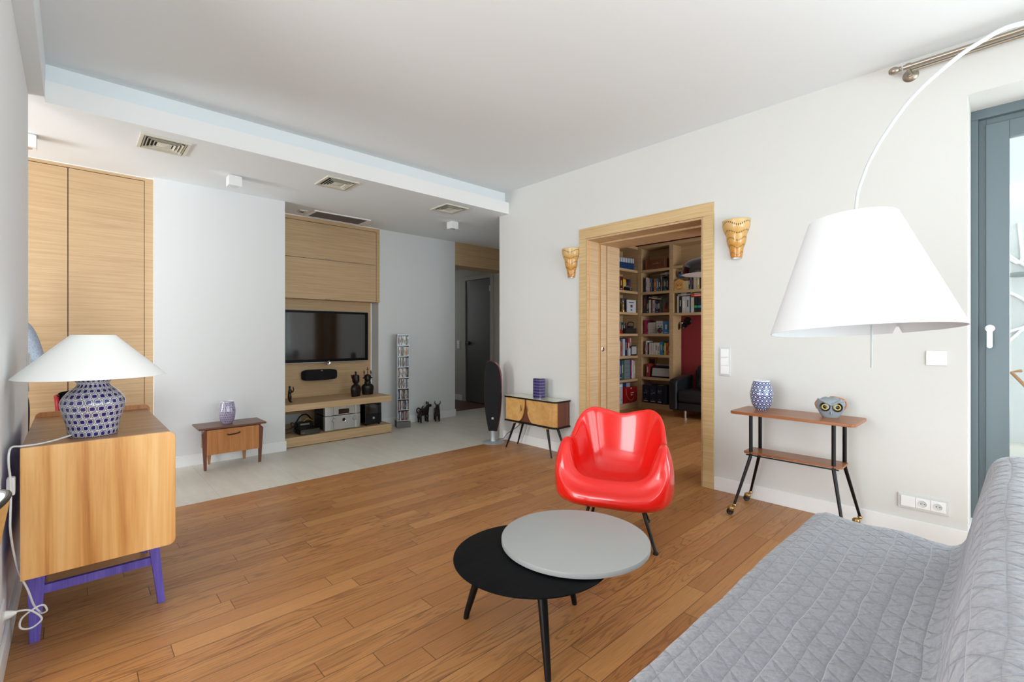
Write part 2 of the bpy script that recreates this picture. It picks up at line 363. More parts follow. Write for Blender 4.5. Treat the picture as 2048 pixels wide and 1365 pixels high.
def obj(name, mb, mat, parent=None, smooth=False, bevel=0.0, seg=2, world=True, sub=0, angle=35):
    """link one mesh object; world=True: coordinates are world ones and the parent's base is subtracted"""
    me = bpy.data.meshes.new(name)
    off = Vector(loc_of(parent)) if world else Vector((0, 0, 0))
    me.from_pydata([tuple(Vector(p) - off) for p in mb.v], [], mb.f)
    if mb.uv:
        ul = me.uv_layers.new(name='UVMap')
        for pi, uvs in mb.uv.items():
            p = me.polygons[pi]
            for k, li in enumerate(p.loop_indices): ul.data[li].uv = uvs[k]
    bm = bmesh.new(); bm.from_mesh(me)
    bmesh.ops.recalc_face_normals(bm, faces=bm.faces)
    bm.to_mesh(me); bm.free()
    me.materials.append(mat)
    o = bpy.data.objects.new(name, me); C.objects.link(o)
    if smooth: me.polygons.foreach_set('use_smooth', [True] * len(me.polygons))
    if bevel:
        m = o.modifiers.new('bevel', 'BEVEL'); m.width = bevel; m.segments = seg; m.limit_method = 'ANGLE'; m.angle_limit = math.radians(40)
        me.polygons.foreach_set('use_smooth', [True] * len(me.polygons)); m.harden_normals = True
    if sub:
        m = o.modifiers.new('subdivision', 'SUBSURF'); m.levels = sub; m.render_levels = sub
    if smooth and not sub and angle:
        bm = bmesh.new(); bm.from_mesh(me)
        for e in bm.edges:
            if len(e.link_faces) == 2 and e.calc_face_angle(0) > math.radians(angle): e.smooth = False
        bm.to_mesh(me); bm.free()
    if parent is not None: o.parent = parent; o['_o'] = tuple(loc_of(parent))
    return o
def thing(name, label, cat, loc=(0, 0, 0), rotz=0.0, group=None):
    o = bpy.data.objects.new(name, None); C.objects.link(o); o.empty_display_size = 0.1
    o.location = loc; o.rotation_euler = (0, 0, rotz); o['_o'] = tuple(loc)
    o['label'] = label; o['category'] = cat
    if group: o['group'] = group
    return o
def tag(o, label, cat, group=None):
    o['label'] = label; o['category'] = cat
    if group: o['group'] = group
    return o
def struct(name, mb, mat, label=None, **kw):
    o = obj(name, mb, mat, **kw); o['kind'] = 'structure'
    if label: o['label'] = label
    return o
def dup(root, loc=None, rotz=None, label=None, group=None):
    r = root.copy(); C.objects.link(r)
    if loc: r.location = loc
    if rotz is not None: r.rotation_euler = (0, 0, rotz)
    if label: r['label'] = label
    if group: r['group'] = group
    for ch in [c for c in C.objects if c.parent == root]:
        c = ch.copy(); C.objects.link(c); c.parent = r
        for g in [q for q in C.objects if q.parent == ch]:
            d = g.copy(); C.objects.link(d); d.parent = c
    return r
def text(name, s, size, M4, mat, parent, ext=0.0005):
    cu = bpy.data.curves.new(name, 'FONT'); cu.body = s; cu.size = size; cu.extrude = ext; cu.align_x = 'CENTER'; cu.align_y = 'CENTER'
    tmp = bpy.data.objects.new(name, cu); C.objects.link(tmp)
    dg = bpy.context.evaluated_depsgraph_get(); me = bpy.data.meshes.new_from_object(tmp.evaluated_get(dg))
    C.objects.unlink(tmp); bpy.data.objects.remove(tmp)
    me.transform(M4); off = loc_of(parent); me.transform(Matrix.Translation((-off[0], -off[1], -off[2])))
    me.materials.clear(); me.materials.append(mat)
    o = bpy.data.objects.new(name, me); C.objects.link(o); o.parent = parent; o['_o'] = off
    return o
def rounded(x0, x1, y0, y1, r, n=5):
    P = []
    for cx, cy, a in ((x1 - r, y1 - r, 0), (x0 + r, y1 - r, 90), (x0 + r, y0 + r, 180), (x1 - r, y0 + r, 270)):
        for k in range(n + 1):
            t = math.radians(a + 90 * k / n); P.append((cx + r * math.cos(t), cy + r * math.sin(t)))
    return P
def smooth_path(pts, n=8):
    P = [Vector(p) for p in pts]; P = [P[0] * 2 - P[1]] + P + [P[-1] * 2 - P[-2]]; out = []
    for i in range(1, len(P) - 2):
        for k in range(n):
            t = k / n; a, b, c, d = P[i - 1], P[i], P[i + 1], P[i + 2]
            out.append(0.5 * ((2 * b) + (c - a) * t + (2 * a - 5 * b + 4 * c - d) * t * t + (3 * b - a - 3 * c + d) * t ** 3))
    out.append(P[-2]); return out
FACEW = Matrix(((0, 0, -1), (-1, 0, 0), (0, 1, 0))).to_4x4()    # text facing -x
FACES = Matrix(((1, 0, 0), (0, 0, -1), (0, 1, 0))).to_4x4()     # text facing -y
# ------------------------------------------------------------------ the room
XR, XI, ZC, ZS = 3.96, 4.50, 3.085, 2.81       # right wall face, its library side, ceiling, soffit
struct('floor', MB().box(-3.2, XI, -2.7, 4.32, -0.1, 0).box(XI, 8.1, 0.4, 5.2, -0.1, 0), M['floor'], 'brown oak boards of the living room')
struct('floor', MB().box(-3.2, XI, 4.32, 6.40, -0.1, 0).box(XI, 5.68, 4.45, 6.50, -0.1, 0).box(-3.2, XI, 6.40, 6.50, -0.1, 0), M['tile'], 'pale beige floor tiles along the television wall')
struct('floor', MB().box(4.3, 5.68, 6.50, 9.2, -0.1, 0).box(5.68, 7.0, 6.3, 9.2, -0.1, 0), M['floor_hall'], 'dark boards in the hall')
struct('ceiling', MB().box(-0.127, XI + 3.6, -2.7, 4.346, ZC, ZC + 0.1).box(XI, 8.1, 4.346, 5.2, ZC, ZC + 0.1), M['ceil'], 'raised white ceiling')
struct('ceiling', MB().box(-3.2, -0.127, -2.7, 4.346, ZS, ZC + 0.1).box(-3.2, 5.9, 4.346, 6.6, ZS, ZC + 0.1)
       .box(-0.127, XR, 4.28, 4.346, ZS, 2.951), M['ceil'], 'lowered white ceiling')
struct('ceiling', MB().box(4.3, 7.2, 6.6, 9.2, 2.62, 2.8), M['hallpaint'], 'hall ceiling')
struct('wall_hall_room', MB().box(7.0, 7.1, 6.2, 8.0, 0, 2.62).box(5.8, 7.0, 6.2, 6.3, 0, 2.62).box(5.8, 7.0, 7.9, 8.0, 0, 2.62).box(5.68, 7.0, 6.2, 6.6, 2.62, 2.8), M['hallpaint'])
struct('trim_1', MB().box(-0.128, XR, 4.274, 4.2795, ZS - 0.001, 2.952), M['lip'], 'white lip of the ceiling cove')
struct('wall_left', MB().box(-0.32, -0.20, 2.45, 4.20, 0, ZS), M['wall_l'])
# right wall: door opening y 1.81..3.07, ends at y 4.36, balcony opening below y 0.18
struct('wall_right', MB().box(XR, XI, 3.07, 4.36, 0, ZC).box(XR, XI, 1.81, 3.07, 2.32, ZC).box(XR, XI, 0.18, 1.81, 0, ZC)
       .box(XR, XI, -1.5, 0.18, 2.76, ZC).box(XR, XI, -2.7, -1.5, 0, ZC), M['wall'])
struct('wall_television', MB().box(0.571, 1.75, 5.60, 6.5, 0, ZS).box(3.168, 4.504, 6.14, 6.5, 0, ZS).box(1.75, 3.168, 6.34, 6.5, 0, ZS), M['wall_tv'])
struct('wall_dining', MB().box(-3.2, 0.571, 6.36, 6.5, 0, ZS), M['wall'])
# far left and front walls with windows, seen only in reflections
struct('wall_west', MB().box(-3.2, -3.1, -2.7, 6.5, 0, 0.15).box(-3.2, -3.1, -2.7, 6.5, 2.65, ZC).box(-3.2, -3.1, -2.7, 0.0, 0.15, 2.65).box(-3.2, -3.1, 2.4, 4.4, 0.15, 2.65).box(-3.2, -3.1, 5.5, 6.5, 0.15, 2.65), M['wall'])
struct('wall_front', MB().box(-3.2, XR, -2.8, -2.7, 0, 0.12).box(-3.2, XR, -2.8, -2.7, 2.65, ZC).box(-3.2, -2.0, -2.8, -2.7, 0.12, 2.65).box(3.6, XR, -2.8, -2.7, 0.12, 2.65)
       .box(0.3, 0.7, -2.8, -2.7, 0.12, 2.65), M['wall'])
for k, (a, b) in enumerate(((-2.0, 0.3), (0.7, 3.6))):
    m = MB(); mid = (a + b) / 2
    for x in (a, mid - 0.04, b - 0.07): m.box(x, x + (0.08 if x == mid - 0.04 else 0.07), -2.78, -2.72, 0.12, 2.65)
    m.box(a, b, -2.78, -2.72, 0.12, 0.2).box(a, b, -2.78, -2.72, 2.57, 2.65)
    w = struct('window_%d' % (k + 2), m, M['anthra'])
    obj('pane', MB().box(a + 0.05, b - 0.05, -2.753, -2.747, 0.19, 2.58), M['glass'], w)
# library shell
struct('wall_library_north', MB().box(5.75, 8.1, 5.0, 5.2, 0, ZC).box(XI, 5.68, 4.36, 4.45, 0, ZC).box(5.68, 5.75, 4.36, 5.2, 0, ZC), M['redwall'])
struct('wall_library_east', MB().box(7.81, 8.1, 0.4, 5.0, 0, ZC), M['redwall'], 'dark red wall of the library')
struct('wall_library_south', MB().box(XI, 5.2, 0.3, 0.4, 0, ZC).box(7.2, 8.1, 0.3, 0.4, 0, ZC).box(5.2, 7.2, 0.3, 0.4, 0, 0.7).box(5.2, 7.2, 0.3, 0.4, 2.3, ZC), M['wall'])
# hall shell
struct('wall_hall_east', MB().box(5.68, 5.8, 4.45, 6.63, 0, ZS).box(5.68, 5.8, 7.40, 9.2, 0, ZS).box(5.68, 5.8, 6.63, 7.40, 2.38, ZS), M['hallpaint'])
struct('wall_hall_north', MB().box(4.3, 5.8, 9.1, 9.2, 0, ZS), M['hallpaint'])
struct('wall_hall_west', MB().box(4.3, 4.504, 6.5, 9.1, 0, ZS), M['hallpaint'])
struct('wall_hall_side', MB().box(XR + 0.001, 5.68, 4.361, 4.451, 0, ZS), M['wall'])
# skirting boards
def skirt(name, mb): return struct(name, mb, M['base'], bevel=0.002)
skirt('baseboard_right', MB().box(XR - 0.012, XR, 3.157, 4.372, 0, 0.11).box(XR - 0.012, XR, 0.18, 1.717, 0, 0.11).box(XR - 0.012, 4.3, 0.168, 0.18, 0, 0.11))
skirt('baseboard_television', MB().box(0.571, 1.762, 5.588, 5.60, 0, 0.11).box(3.168, 4.516, 6.128, 6.14, 0, 0.11).box(4.504, 4.516, 6.14, 6.5, 0, 0.11))
skirt('baseboard_left', MB().box(-0.20, -0.188, 2.45, 4.21, 0, 0.11))
skirt('baseboard_hall', MB().box(5.668, 5.68, 4.46, 6.55, 0, 0.11).box(5.668, 5.68, 7.49, 9.1, 0, 0.11))
# oak header above the hall passage
struct('trim_2', MB().box(4.504, 5.68, 6.14, 6.5, 2.44, ZS), M['oak'], 'oak header above the hall passage')
# library door: casing, lining, sliding leaf
cas = struct('door_1', MB().box(XR - 0.015, XR, 3.07, 3.156, 0, 2.32).box(XR - 0.015, XR, 1.718, 1.81, 0, 2.32).box(XR - 0.015, XR, 1.718, 3.156, 2.321, 2.431), M['oak_y'], 'pale oak casing of the library doorway', bevel=0.0015)
obj('lining', MB().box(XR - 0.006, 4.165, 3.052, 3.07, 0, 2.302).box(XR - 0.006, 4.165, 1.81, 1.828, 0, 2.302).box(XR - 0.006, 4.165, 1.81, 3.07, 2.302, 2.32)
    .box(4.29, XI + 0.02, 3.035, 3.07, 0, 2.285).box(4.29, XI + 0.02, 1.81, 1.845, 0, 2.285).box(4.165, XI + 0.02, 1.81, 3.07, 2.285, 2.32), M['oak'], cas, bevel=0.001)
obj('strip', MB().box(XR + 0.02, XR + 0.032, 3.046, 3.052, 0, 2.302).box(4.15, 4.162, 3.046, 3.052, 0, 2.302), M['honey'], cas)
leaf = obj('sliding_leaf', MB().box(4.178, 4.28, 3.045, 3.07, 0.005, 2.285), M['oak'], cas)
obj('flush_pull', MB().lathe([(0.001, 0), (0.022, 0), (0.024, 0.004), (0.018, 0.006), (0.001, 0.003)], (4.215, 3.045, 1.15), 20, mat=Matrix.Rotation(PI / 2, 4, 'X')), M['chrome'], leaf, smooth=True)
# hall door
hd = struct('door_2', MB().box(5.665, 5.80, 7.39, 7.49, 0, 2.46).box(5.665, 5.80, 6.55, 6.63, 0, 2.46).box(5.665, 5.80, 6.63, 7.39, 2.38, 2.46), M['hallpaint'], 'grey frame of the hall door', bevel=0.002)
lf = obj('glass_leaf', MB().box(5.69, 5.70, 6.635, 7.385, 0.01, 2.375), M['frost'], hd)
obj('lever_handle', MB().box(5.655, 5.69, 7.27, 7.38, 1.115, 1.185).tube([(5.66, 7.33, 1.15), (5.635, 7.33, 1.15), (5.63, 7.22, 1.15)], 0.012), M['bronze'], lf, bevel=0.004)
for z in (2.13, 0.3): obj('hinge', MB().box(5.66, 5.69, 6.60, 6.65, z, z + 0.1), M['steel'], lf)
# balcony door (window_1)
wn = struct('window_1', MB().box(4.28, 4.37, 0.145, 0.18, 0, 2.70).box(4.28, 4.37, -1.5, 0.18, 2.70, 2.76).box(4.28, 4.37, -1.5, 0.18, 0, 0.05)
            .box(4.315, 4.37, 0.11, 0.145, 0.05, 2.70).box(4.28, 4.37, -1.5, -1.46, 0, 2.7).box(4.315, 4.37, -1.46, 0.11, 2.65, 2.70), M['anthra'], 'anthracite frame of the balcony door', bevel=0.002)
sash = obj('sash', MB().box(4.30, 4.36, 0.006, 0.112, 0.06, 2.66).box(4.30, 4.36, -0.65, 0.006, 2.555, 2.66).box(4.30, 4.36, -0.65, 0.006, 0.06, 0.17).box(4.30, 4.36, -0.75, -0.65, 0.06, 2.66), M['anthra'], wn, bevel=0.003)
obj('pane', MB().box(4.328, 4.334, -0.66, 0.02, 0.16, 2.565), M['glass'], wn)
obj('pane', MB().box(4.328, 4.334, -1.47, -0.74, 0.06, 2.69), M['glass'], wn)
hdl = obj('handle', MB().lathe([(0.001, -.008), (0.022, -.008), (0.024, 0), (0.024, 0.006)], (4.293, 0.093, 1.345), 20, mat=Matrix.Rotation(PI / 2, 4, 'Y'))
    .prism([(b, a) for a, b in rounded(1.22, 1.362, 0.080, 0.106, 0.012)], 'x', 4.255, 4.275).box(4.27, 4.29, 0.086, 0.10, 1.335, 1.355), M['white'], wn, smooth=True)
# terrace outside
struct('floor', MB().box(4.5, 12, -3.5, 0.3, -0.12, -0.04), plain('terrace_paving', 'cfcac0', 0.8), 'terrace paving')
wo = struct('wall_terrace', MB().box(8.6, 8.7, -4.0, 0.32, -0.04, 3.0), plain('terrace_wall', 'd0d6d6', 0.8))
M['branch'] = plain('white_branch', 'f4f6f6', 0.6)
br = MB()
for pts in ([(8.58, .15, 1.05), (8.58, -.2, 1.5), (8.58, -.6, 1.9)], [(8.58, .2, 1.95), (8.58, -.1, 1.75), (8.58, -.3, 1.45), (8.58, -.5, 1.35)], [(8.58, -.07, 2.7), (8.58, -.08, 2.2), (8.58, 0.15, 2.45)],
            [(8.58, .2, 1.28), (8.58, -.15, 1.42), (8.58, -.5, 1.62)], [(8.58, .18, 2.5), (8.58, -.08, 2.2), (8.58, -.4, 1.9)]):
    br.tube(smooth_path(pts, 5), 0.018, 6)
tag(obj('branch_ornament', br, M['branch']), 'white branch ornament on the pale terrace wall outside', 'ornament')
bd = MB().ball((8.50, -0.06, 2.05), 0.06, 0.5, 2.0, 0.55, mat=None).ball((8.50, -0.19, 2.085), 0.03, 0.8, 1, 1)
bd.tube([(8.50, 0.04, 2.04), (8.50, 0.14, 2.02)], [0.03, 0.008])
tag(obj('bird_figure', bd, plain('bird_grey', '7d8884', .7), smooth=True), 'small grey bird figure perched on the terrace wall branches', 'figure')
def outdoor_chair():
    L = (6.15, -0.42, -0.04)
    t = thing('terrace_chair', 'white bucket chair with pale wooden legs on the terrace outside', 'chair', L)
    def f(u, v):
        a = -0.35 * PI + u * 1.7 * PI; r = 0.25 + 0.05 * v; h = 0.42 + v * (0.36 if math.cos(a - 0.5 * PI) > -0.2 else 0.22)
        return (L[0] + r * math.cos(a), L[1] + r * math.sin(a), h)
    obj('seat', MB().grid(f, 28, 6).lathe([(0.001, 0.41), (0.2, 0.41), (0.25, 0.44)], (L[0], L[1], 0), 28), M['white'], t, smooth=True)
    for sx, sy in ((1, 1), (1, -1), (-1, 1), (-1, -1)):
        obj('leg', MB().tube([(L[0] + sx * .12, L[1] + sy * .12, .41), (L[0] + sx * .24, L[1] + sy * .24, -.04)], [.018, .012]), M['legwood'], t, smooth=True)
    obj('back_rod', MB().tube([(L[0] - .2, L[1] + .26, .76), (L[0] - .15, L[1] + .42, .98), (L[0] - .1, L[1] + .36, .99)], .014), M['legwood'], t)
outdoor_chair()
# ------------------------------------------------------------------ ceiling things
def vent(cx, cy, label):
    L = (cx, cy, ZS); t = thing('ceiling_vent', label, 'vent', L, 0, 'square ceiling vents')
    hw, hd = 0.158, 0.168
    def fr(a, b, z0, z1, th):   # sloped rectangular ring from half sizes scale a (z0) to b (z1)
        P = lambda s, z: [(L[0] + sx * hw * s, L[1] + sy * hd * s, L[2] + z) for sx, sy in ((1, 1), (-1, 1), (-1, -1), (1, -1))]
        vs = P(a, z0) + P(b, z1) + P(a - th, z0) + P(b - th, z1)
        fs = []
        for i in range(4):
            j = (i + 1) % 4
            fs += [(i, j, j + 4, i + 4), (i + 8, i + 12, j + 12, j + 8), (i, i + 8, j + 8, j), (i + 4, j + 4, j + 12, i + 12)]
        return MB().add(vs, fs)
    obj('frame', fr(1.0, 1.0, 0, -0.012, 0.17).add(*(lambda q: (q.v, q.f))(fr(0.86, 0.80, -0.012, -0.004, 0.04))), M['vent'], t)
    obj('backing', MB().box(cx - hw * .8, cx + hw * .8, cy - hd * .8, cy + hd * .8, ZS - 0.001, ZS - 0.003), M['dark'], t)
    for s in (0.72, 0.58, 0.44):
        obj('louvre', fr(s, s - 0.07, -0.017, -0.002, 0.014), M['vent'], t)
    obj('centre_plate', MB().add([(cx - hw * .3, cy - hd * .3, ZS - .010), (cx + hw * .3, cy - hd * .3, ZS - .010), (cx + hw * .3, cy + hd * .3, ZS - .010), (cx - hw * .3, cy + hd * .3, ZS - .010), (cx, cy, ZS - 0.02)],
        [(0, 1, 4), (1, 2, 4), (2, 3, 4), (3, 0, 4), (3, 2, 1, 0)]), M['vent'], t)
vent(0.53, 4.58, 'ivory square ceiling vent nearest the wardrobe')
vent(1.915, 4.57, 'ivory square ceiling vent in the middle, above the television niche')
vent(3.27, 4.57, 'ivory square ceiling vent nearest the hall passage')
def cube_spot(cx, cy, label):
    t = thing('ceiling_spotlight', label, 'spotlight', (cx, cy, ZS), 0, 'white cube spotlights')
    obj('housing', MB().box(cx - .055, cx + .055, cy - .055, cy + .055, ZS - 0.10, ZS - 0.008), M['white'], t, bevel=0.002)
    obj('mounting_plate', MB().box(cx - .045, cx + .045, cy - .045, cy + .045, ZS - 0.008, ZS), M['plate'], t)
    obj('reflector', MB().lathe([(0.001, 0.0), (0.03, 0.0), (0.034, 0.001)], (cx, cy, ZS - 0.1015), 20), M['chrome'], t)
cube_spot(1.12, 5.04, 'white cube ceiling spotlight above the small wall cabinet')
cube_spot(3.68, 5.07, 'white cube ceiling spotlight near the hall passage')
cube_spot(-0.25, 5.06, 'white cube ceiling spotlight half hidden by the left wall')
t = thing('air_grille', 'long white air grille with grey mesh above the oak wall cupboard', 'grille', (2.49, 5.9, ZS))
fm = MB()
for a in ((2.125, 2.85, 5.725, 5.75), (2.125, 2.85, 6.05, 6.078), (2.125, 2.16, 5.75, 6.05), (2.815, 2.85, 5.75, 6.05)): fm.box(*a, ZS - 0.012, ZS)
obj('frame', fm, M['lip'], t, bevel=0.002)
gm = MB()
for k in range(30): gm.box(2.16, 2.815, 5.752 + k * 0.01, 5.757 + k * 0.01, ZS - 0.008, ZS - 0.003)
obj('mesh', gm, M['ventgrid'], t)
obj('backing', MB().box(2.16, 2.815, 5.75, 6.05, ZS - 0.002, ZS - 0.0005), plain('grille_shadow', '3c3834', .8), t)
t = thing('ceiling_sensor', 'tiny ivory square sensor beside the air grille', 'sensor', (2.03, 5.87, ZS))
obj('plate', MB().box(1.985, 2.075, 5.82, 5.92, ZS - 0.012, ZS), M['vent'], t, bevel=0.003)
obj('opening', MB().box(2.005, 2.055, 5.875, 5.905, ZS - 0.014, ZS - 0.011), M['dark'], t)
# curtain rod
t = thing('curtain_rod', 'satin nickel curtain rod with a ball end above the balcony door', 'curtain rod', (3.96, 0.45, 3.0))
obj('rod', MB().tube([(3.86, 0.47, 3.004), (3.86, -2.2, 3.004)], 0.015, 16), M['nickel'], t, smooth=True)
obj('inner_rod', MB().tube([(3.90, 0.43, 2.99), (3.90, -2.2, 2.99)], 0.010, 10), M['nickel'], t, smooth=True)
obj('finial', MB().lathe([(0.001, -.045), (0.014, -.042), (0.022, -.03), (0.025, -.014), (0.02, 0.0), (0.014, 0.008), (0.016, 0.012), (0.016, 0.02)], (3.86, 0.50, 3.004), 20, mat=Matrix.Rotation(PI / 2, 4, 'X')), M['nickel'], t, smooth=True)
bk = obj('bracket', MB().lathe([(0.02, -.012), (0.02, .012)], (3.86, 0.445, 3.004), 20, mat=Matrix.Rotation(PI / 2, 4, 'X')).tube([(3.87, 0.445, 3.0), (3.95, 0.445, 2.985)], 0.010, 12), M['nickel'], t, smooth=True)
obj('rosette', MB().lathe([(0.001, -.03), (0.012, -.028), (0.016, -.018), (0.03, -.012), (0.04, -.004), (0.042, 0)], (3.96, 0.445, 2.985), 28, mat=Matrix.Rotation(PI / 2, 4, 'Y')), M['nickel'], bk, smooth=True)
# ------------------------------------------------------------------ switches and sockets
def plate(name, label, y0, y1, z0, z1, n, kinds, vert, cat):
    t = thing(name, label, cat, (XR, (y0 + y1) / 2, z0))
    obj('frame', MB().box(XR - 0.008, XR, y0, y1, z0, z1), M['plate'], t, bevel=0.002)
    cy0, cy1 = y0 + 0.014, y1 - 0.014; cz0, cz1 = z0 + 0.014, z1 - 0.014
    for k in range(n):
        if vert: a = (cy0, cy1, cz0 + (cz1 - cz0) * k / n + 0.001, cz0 + (cz1 - cz0) * (k + 1) / n - 0.001)
        else: a = (cy1 - (cy1 - cy0) * k / n - 0.001, cy1 - (cy1 - cy0) * (k + 1) / n + 0.001, cz0, cz1)
        if kinds[k] == 's': obj('rocker', MB().box(XR - 0.014, XR - 0.008, *a), M['white'], t, bevel=0.0015)
        else:
            so = obj('socket', MB().box(XR - 0.012, XR - 0.008, *a), M['white'], t, bevel=0.0015)
            yc, zc = (a[0] + a[1]) / 2, (a[2] + a[3]) / 2; Rm = Matrix.Rotation(-PI / 2, 4, 'Y')
            obj('cup', MB().lathe([(0.001, 0.0005), (0.017, 0.0005), (0.019, 0.003), (0.0205, 0.003), (0.0205, 0)], (XR - 0.012, yc, zc), 24, mat=Rm), M['plate'], so, smooth=True)
            obj('pin_hole', MB().lathe([(0.001, 0.0012), (0.003, 0.001)], (XR - 0.012, yc + .008, zc), 10, mat=Rm).lathe([(0.001, 0.0012), (0.003, 0.001)], (XR - 0.012, yc - .008, zc), 10, mat=Rm), M['dark'], so)
            obj('earth_pin', MB().tube([(XR - 0.012, yc, zc + .009), (XR - 0.018, yc, zc + .009)], 0.002, 8), M['steel'], so)
plate('light_switch', 'tall triple white light switch beside the library doorway', 1.584, 1.674, 0.965, 1.202, 3, 'sss', True, 'switch')
plate('light_switch', 'single white light switch near the balcony door', 0.272, 0.370, 1.112, 1.203, 1, 's', False, 'switch')
plate('wall_socket', 'white double socket with blank section low on the wall by the balcony door', 0.262, 0.508, 0.178, 0.272, 3, 'skk', False, 'socket')
t = thing('wall_switch', 'white switch on the far end of the left wall beside the grey sleeve', 'switch', (-0.2, 4.11, 1.1))
obj('frame', MB().box(-0.2, -0.19, 4.07, 4.15, 1.07, 1.19), M['plate'], t, bevel=0.002)
obj('rocker', MB().box(-0.19, -0.184, 4.08, 4.14, 1.08, 1.18), M['white'], t, bevel=0.002)
t = thing('wall_socket', 'white power socket low on the left wall with the lamp plug', 'socket', (-0.2, 2.62, 0.15))
obj('frame', MB().box(-0.2, -0.192, 2.50, 2.72, 0.17, 0.26), M['white'], t, bevel=0.002)
obj('cup', MB().lathe([(0.001, 0.001), (0.017, 0.001), (0.019, 0.003), (0.021, 0)], (-0.192, 2.66, 0.215), 20, mat=Matrix.Rotation(PI / 2, 4, 'Y')), M['plate'], t)
t = thing('hall_switch', 'double grey switch on the hall wall beside the glass door', 'switch', (5.68, 7.62, 1.0))
obj('frame', MB().box(5.67, 5.68, 7.57, 7.66, 1.03, 1.20), M['plate'], t, bevel=0.002)
for z in (1.04, 1.12): obj('rocker', MB().box(5.664, 5.67, 7.58, 7.65, z, z + 0.07), M['white'], t)
# ------------------------------------------------------------------ sofa and quilt
L = (1.6, 0.2, 0)
t = thing('sofa', 'low sofa in the foreground hidden under the grey quilt', 'sofa', L)
obj('seat', MB().box(-0.35, 2.76, 0.14, 0.65, 0.14, 0.375), M['leather'], t, bevel=0.03)
obj('backrest', MB().prism([(0.12, 0.30), (0.03, 0.765), (-0.07, 0.78), (-0.12, 0.72), (-0.10, 0.14), (0.13, 0.14)], 'x', -0.35, 2.76), M['leather'], t, bevel=0.02)
for x in (-0.2, 2.6):
    for y in (-0.05, 0.58): obj('leg', MB().tube([(x, y, 0.14), (x, y, 0)], [0.025, 0.018]), M['steel'], t)
prof = smooth_path([(0, .700, .09), (0, .702, .22), (0, .700, .33), (0, .690, .385), (0, .655, .404), (0, .58, .402), (0, .45, .396), (0, .32, .392), (0, .22, .392), (0, .165, .402), (0, .135, .43),
                    (0, .118, .49), (0, .102, .58), (0, .085, .67), (0, .066, .745), (0, .035, .795), (0, -.015, .815), (0, -.07, .812), (0, -.115, .785), (0, -.135, .72), (0, -.135, .5), (0, -.13, .2)], 6)
plen = [0.0]
for i in range(1, len(prof)): plen.append(plen[-1] + (prof[i] - prof[i - 1]).length)
def pat(sv):
    sv = min(max(sv, 0), plen[-1]); i = 1
    while i < len(plen) - 1 and plen[i] < sv: i += 1
    f = (sv - plen[i - 1]) / max(plen[i] - plen[i - 1], 1e-6)
    return prof[i - 1].lerp(prof[i], f)
from mathutils import noise as MN
NU, NV = 220, 130
def quilt(u, v):
    p = pat(v * plen[-1])
    x = -0.45 + u * 3.22
    d = max(0.0, u - 0.988) / 0.012       # the end hangs down over the sofa's side
    if d > 0: x = 2.755 + 0.025 * math.sin(min(d, 1) * PI / 2)
    n = MN.noise(Vector((x * 2.2, p.y * 6, p.z * 6))) * 0.012 + MN.noise(Vector((x * 9, p.y * 14, p.z * 14))) * 0.004
    z = p.z + n * (1 if p.z > .3 else .4); y = p.y + n * .6
    if p.y < .64 and p.z > .35 and p.y > .2: z += 0.006 * math.sin(x * 3.0)
    if d > 0: z -= d * d * 0.03; y = y * 1 + 0
    return (x, y, z)
mq = MB().grid(quilt, NU, NV, lambda u, v: (u * 3.22, v * plen[-1]))
hem = MB()
q = obj('quilt', mq, M['quilt'], smooth=True, angle=0)
# the hanging end of the cover
def endf(u, v):
    p = pat((0.15 + v * 0.82) * plen[-1] * 1.0)
    a = quilt(1, (0.15 + v * 0.82))
    return (a[0] + 0.012 * math.sin(u * PI), a[1], a[2] * (1 - u) + u * 0.10)
e = obj('hanging_end', MB().grid(endf, 10, 90, lambda u, v: (3.22 + u * .3, v * plen[-1])), M['quilt'], q, smooth=True, angle=0)
tag(q, 'grey quilted bedspread with white stitching draped over the sofa', 'quilt')
# ------------------------------------------------------------------ arc lamp
t = thing('floor_lamp', 'large white arc floor lamp with a wide cone shade over the sofa', 'lamp', (3.02, -0.70, 0))
Fv = Vector((0.6845, 0.729, 0)); Rv = Vector((0.729, -0.6845, 0))
rimc = Vector((0, 0, 1.3)) + Fv * 1.60 + Rv * (697 / 937.2 * 1.60); rimc.z = 1.316
ax = (Vector((0, 0, 1)) + Fv * 0.085 - Rv * 0.015).normalized()
Q = ax.to_track_quat('Z', 'Y').to_matrix().to_4x4(); Q = Matrix.Translation(rimc) @ Q
def shade_mb():
    pr = [(0.269, 0.0), (0.2685, 0.004), (0.130, 0.385), (0.1295, 0.388), (0.127, 0.388), (0.128, 0.383), (0.2655, 0.004), (0.2665, 0.0)]
    m = MB(); n = 180; vs = []; fs = []
    ang0 = math.atan2(*reversed((Q.inverted().to_3x3() @ (Fv * 0.50 + Rv * 0.87)).xy))
    for (r, z) in pr:
        for k in range(n):
            a = 2 * PI * k / n; dz = 0.0
            if z < 0.02:     # keyhole notch in the rim on the far right side
                da = (a - ang0 + PI) % (2 * PI) - PI
                if abs(da) < 0.035: dz = 0.024
            vs.append(tuple(Q @ Vector((r * math.cos(a), r * math.sin(a), z + dz))))
    k8 = len(pr)
    for i in range(k8):
        for k in range(n):
            a = i * n + k; b = i * n + (k + 1) % n; c = ((i + 1) % k8) * n
            fs.append((a, b, c + (k + 1) % n, c + k))
    return m.add(vs, fs)
sh = obj('lamp_shade', shade_mb(), M['shade'], t, smooth=True)
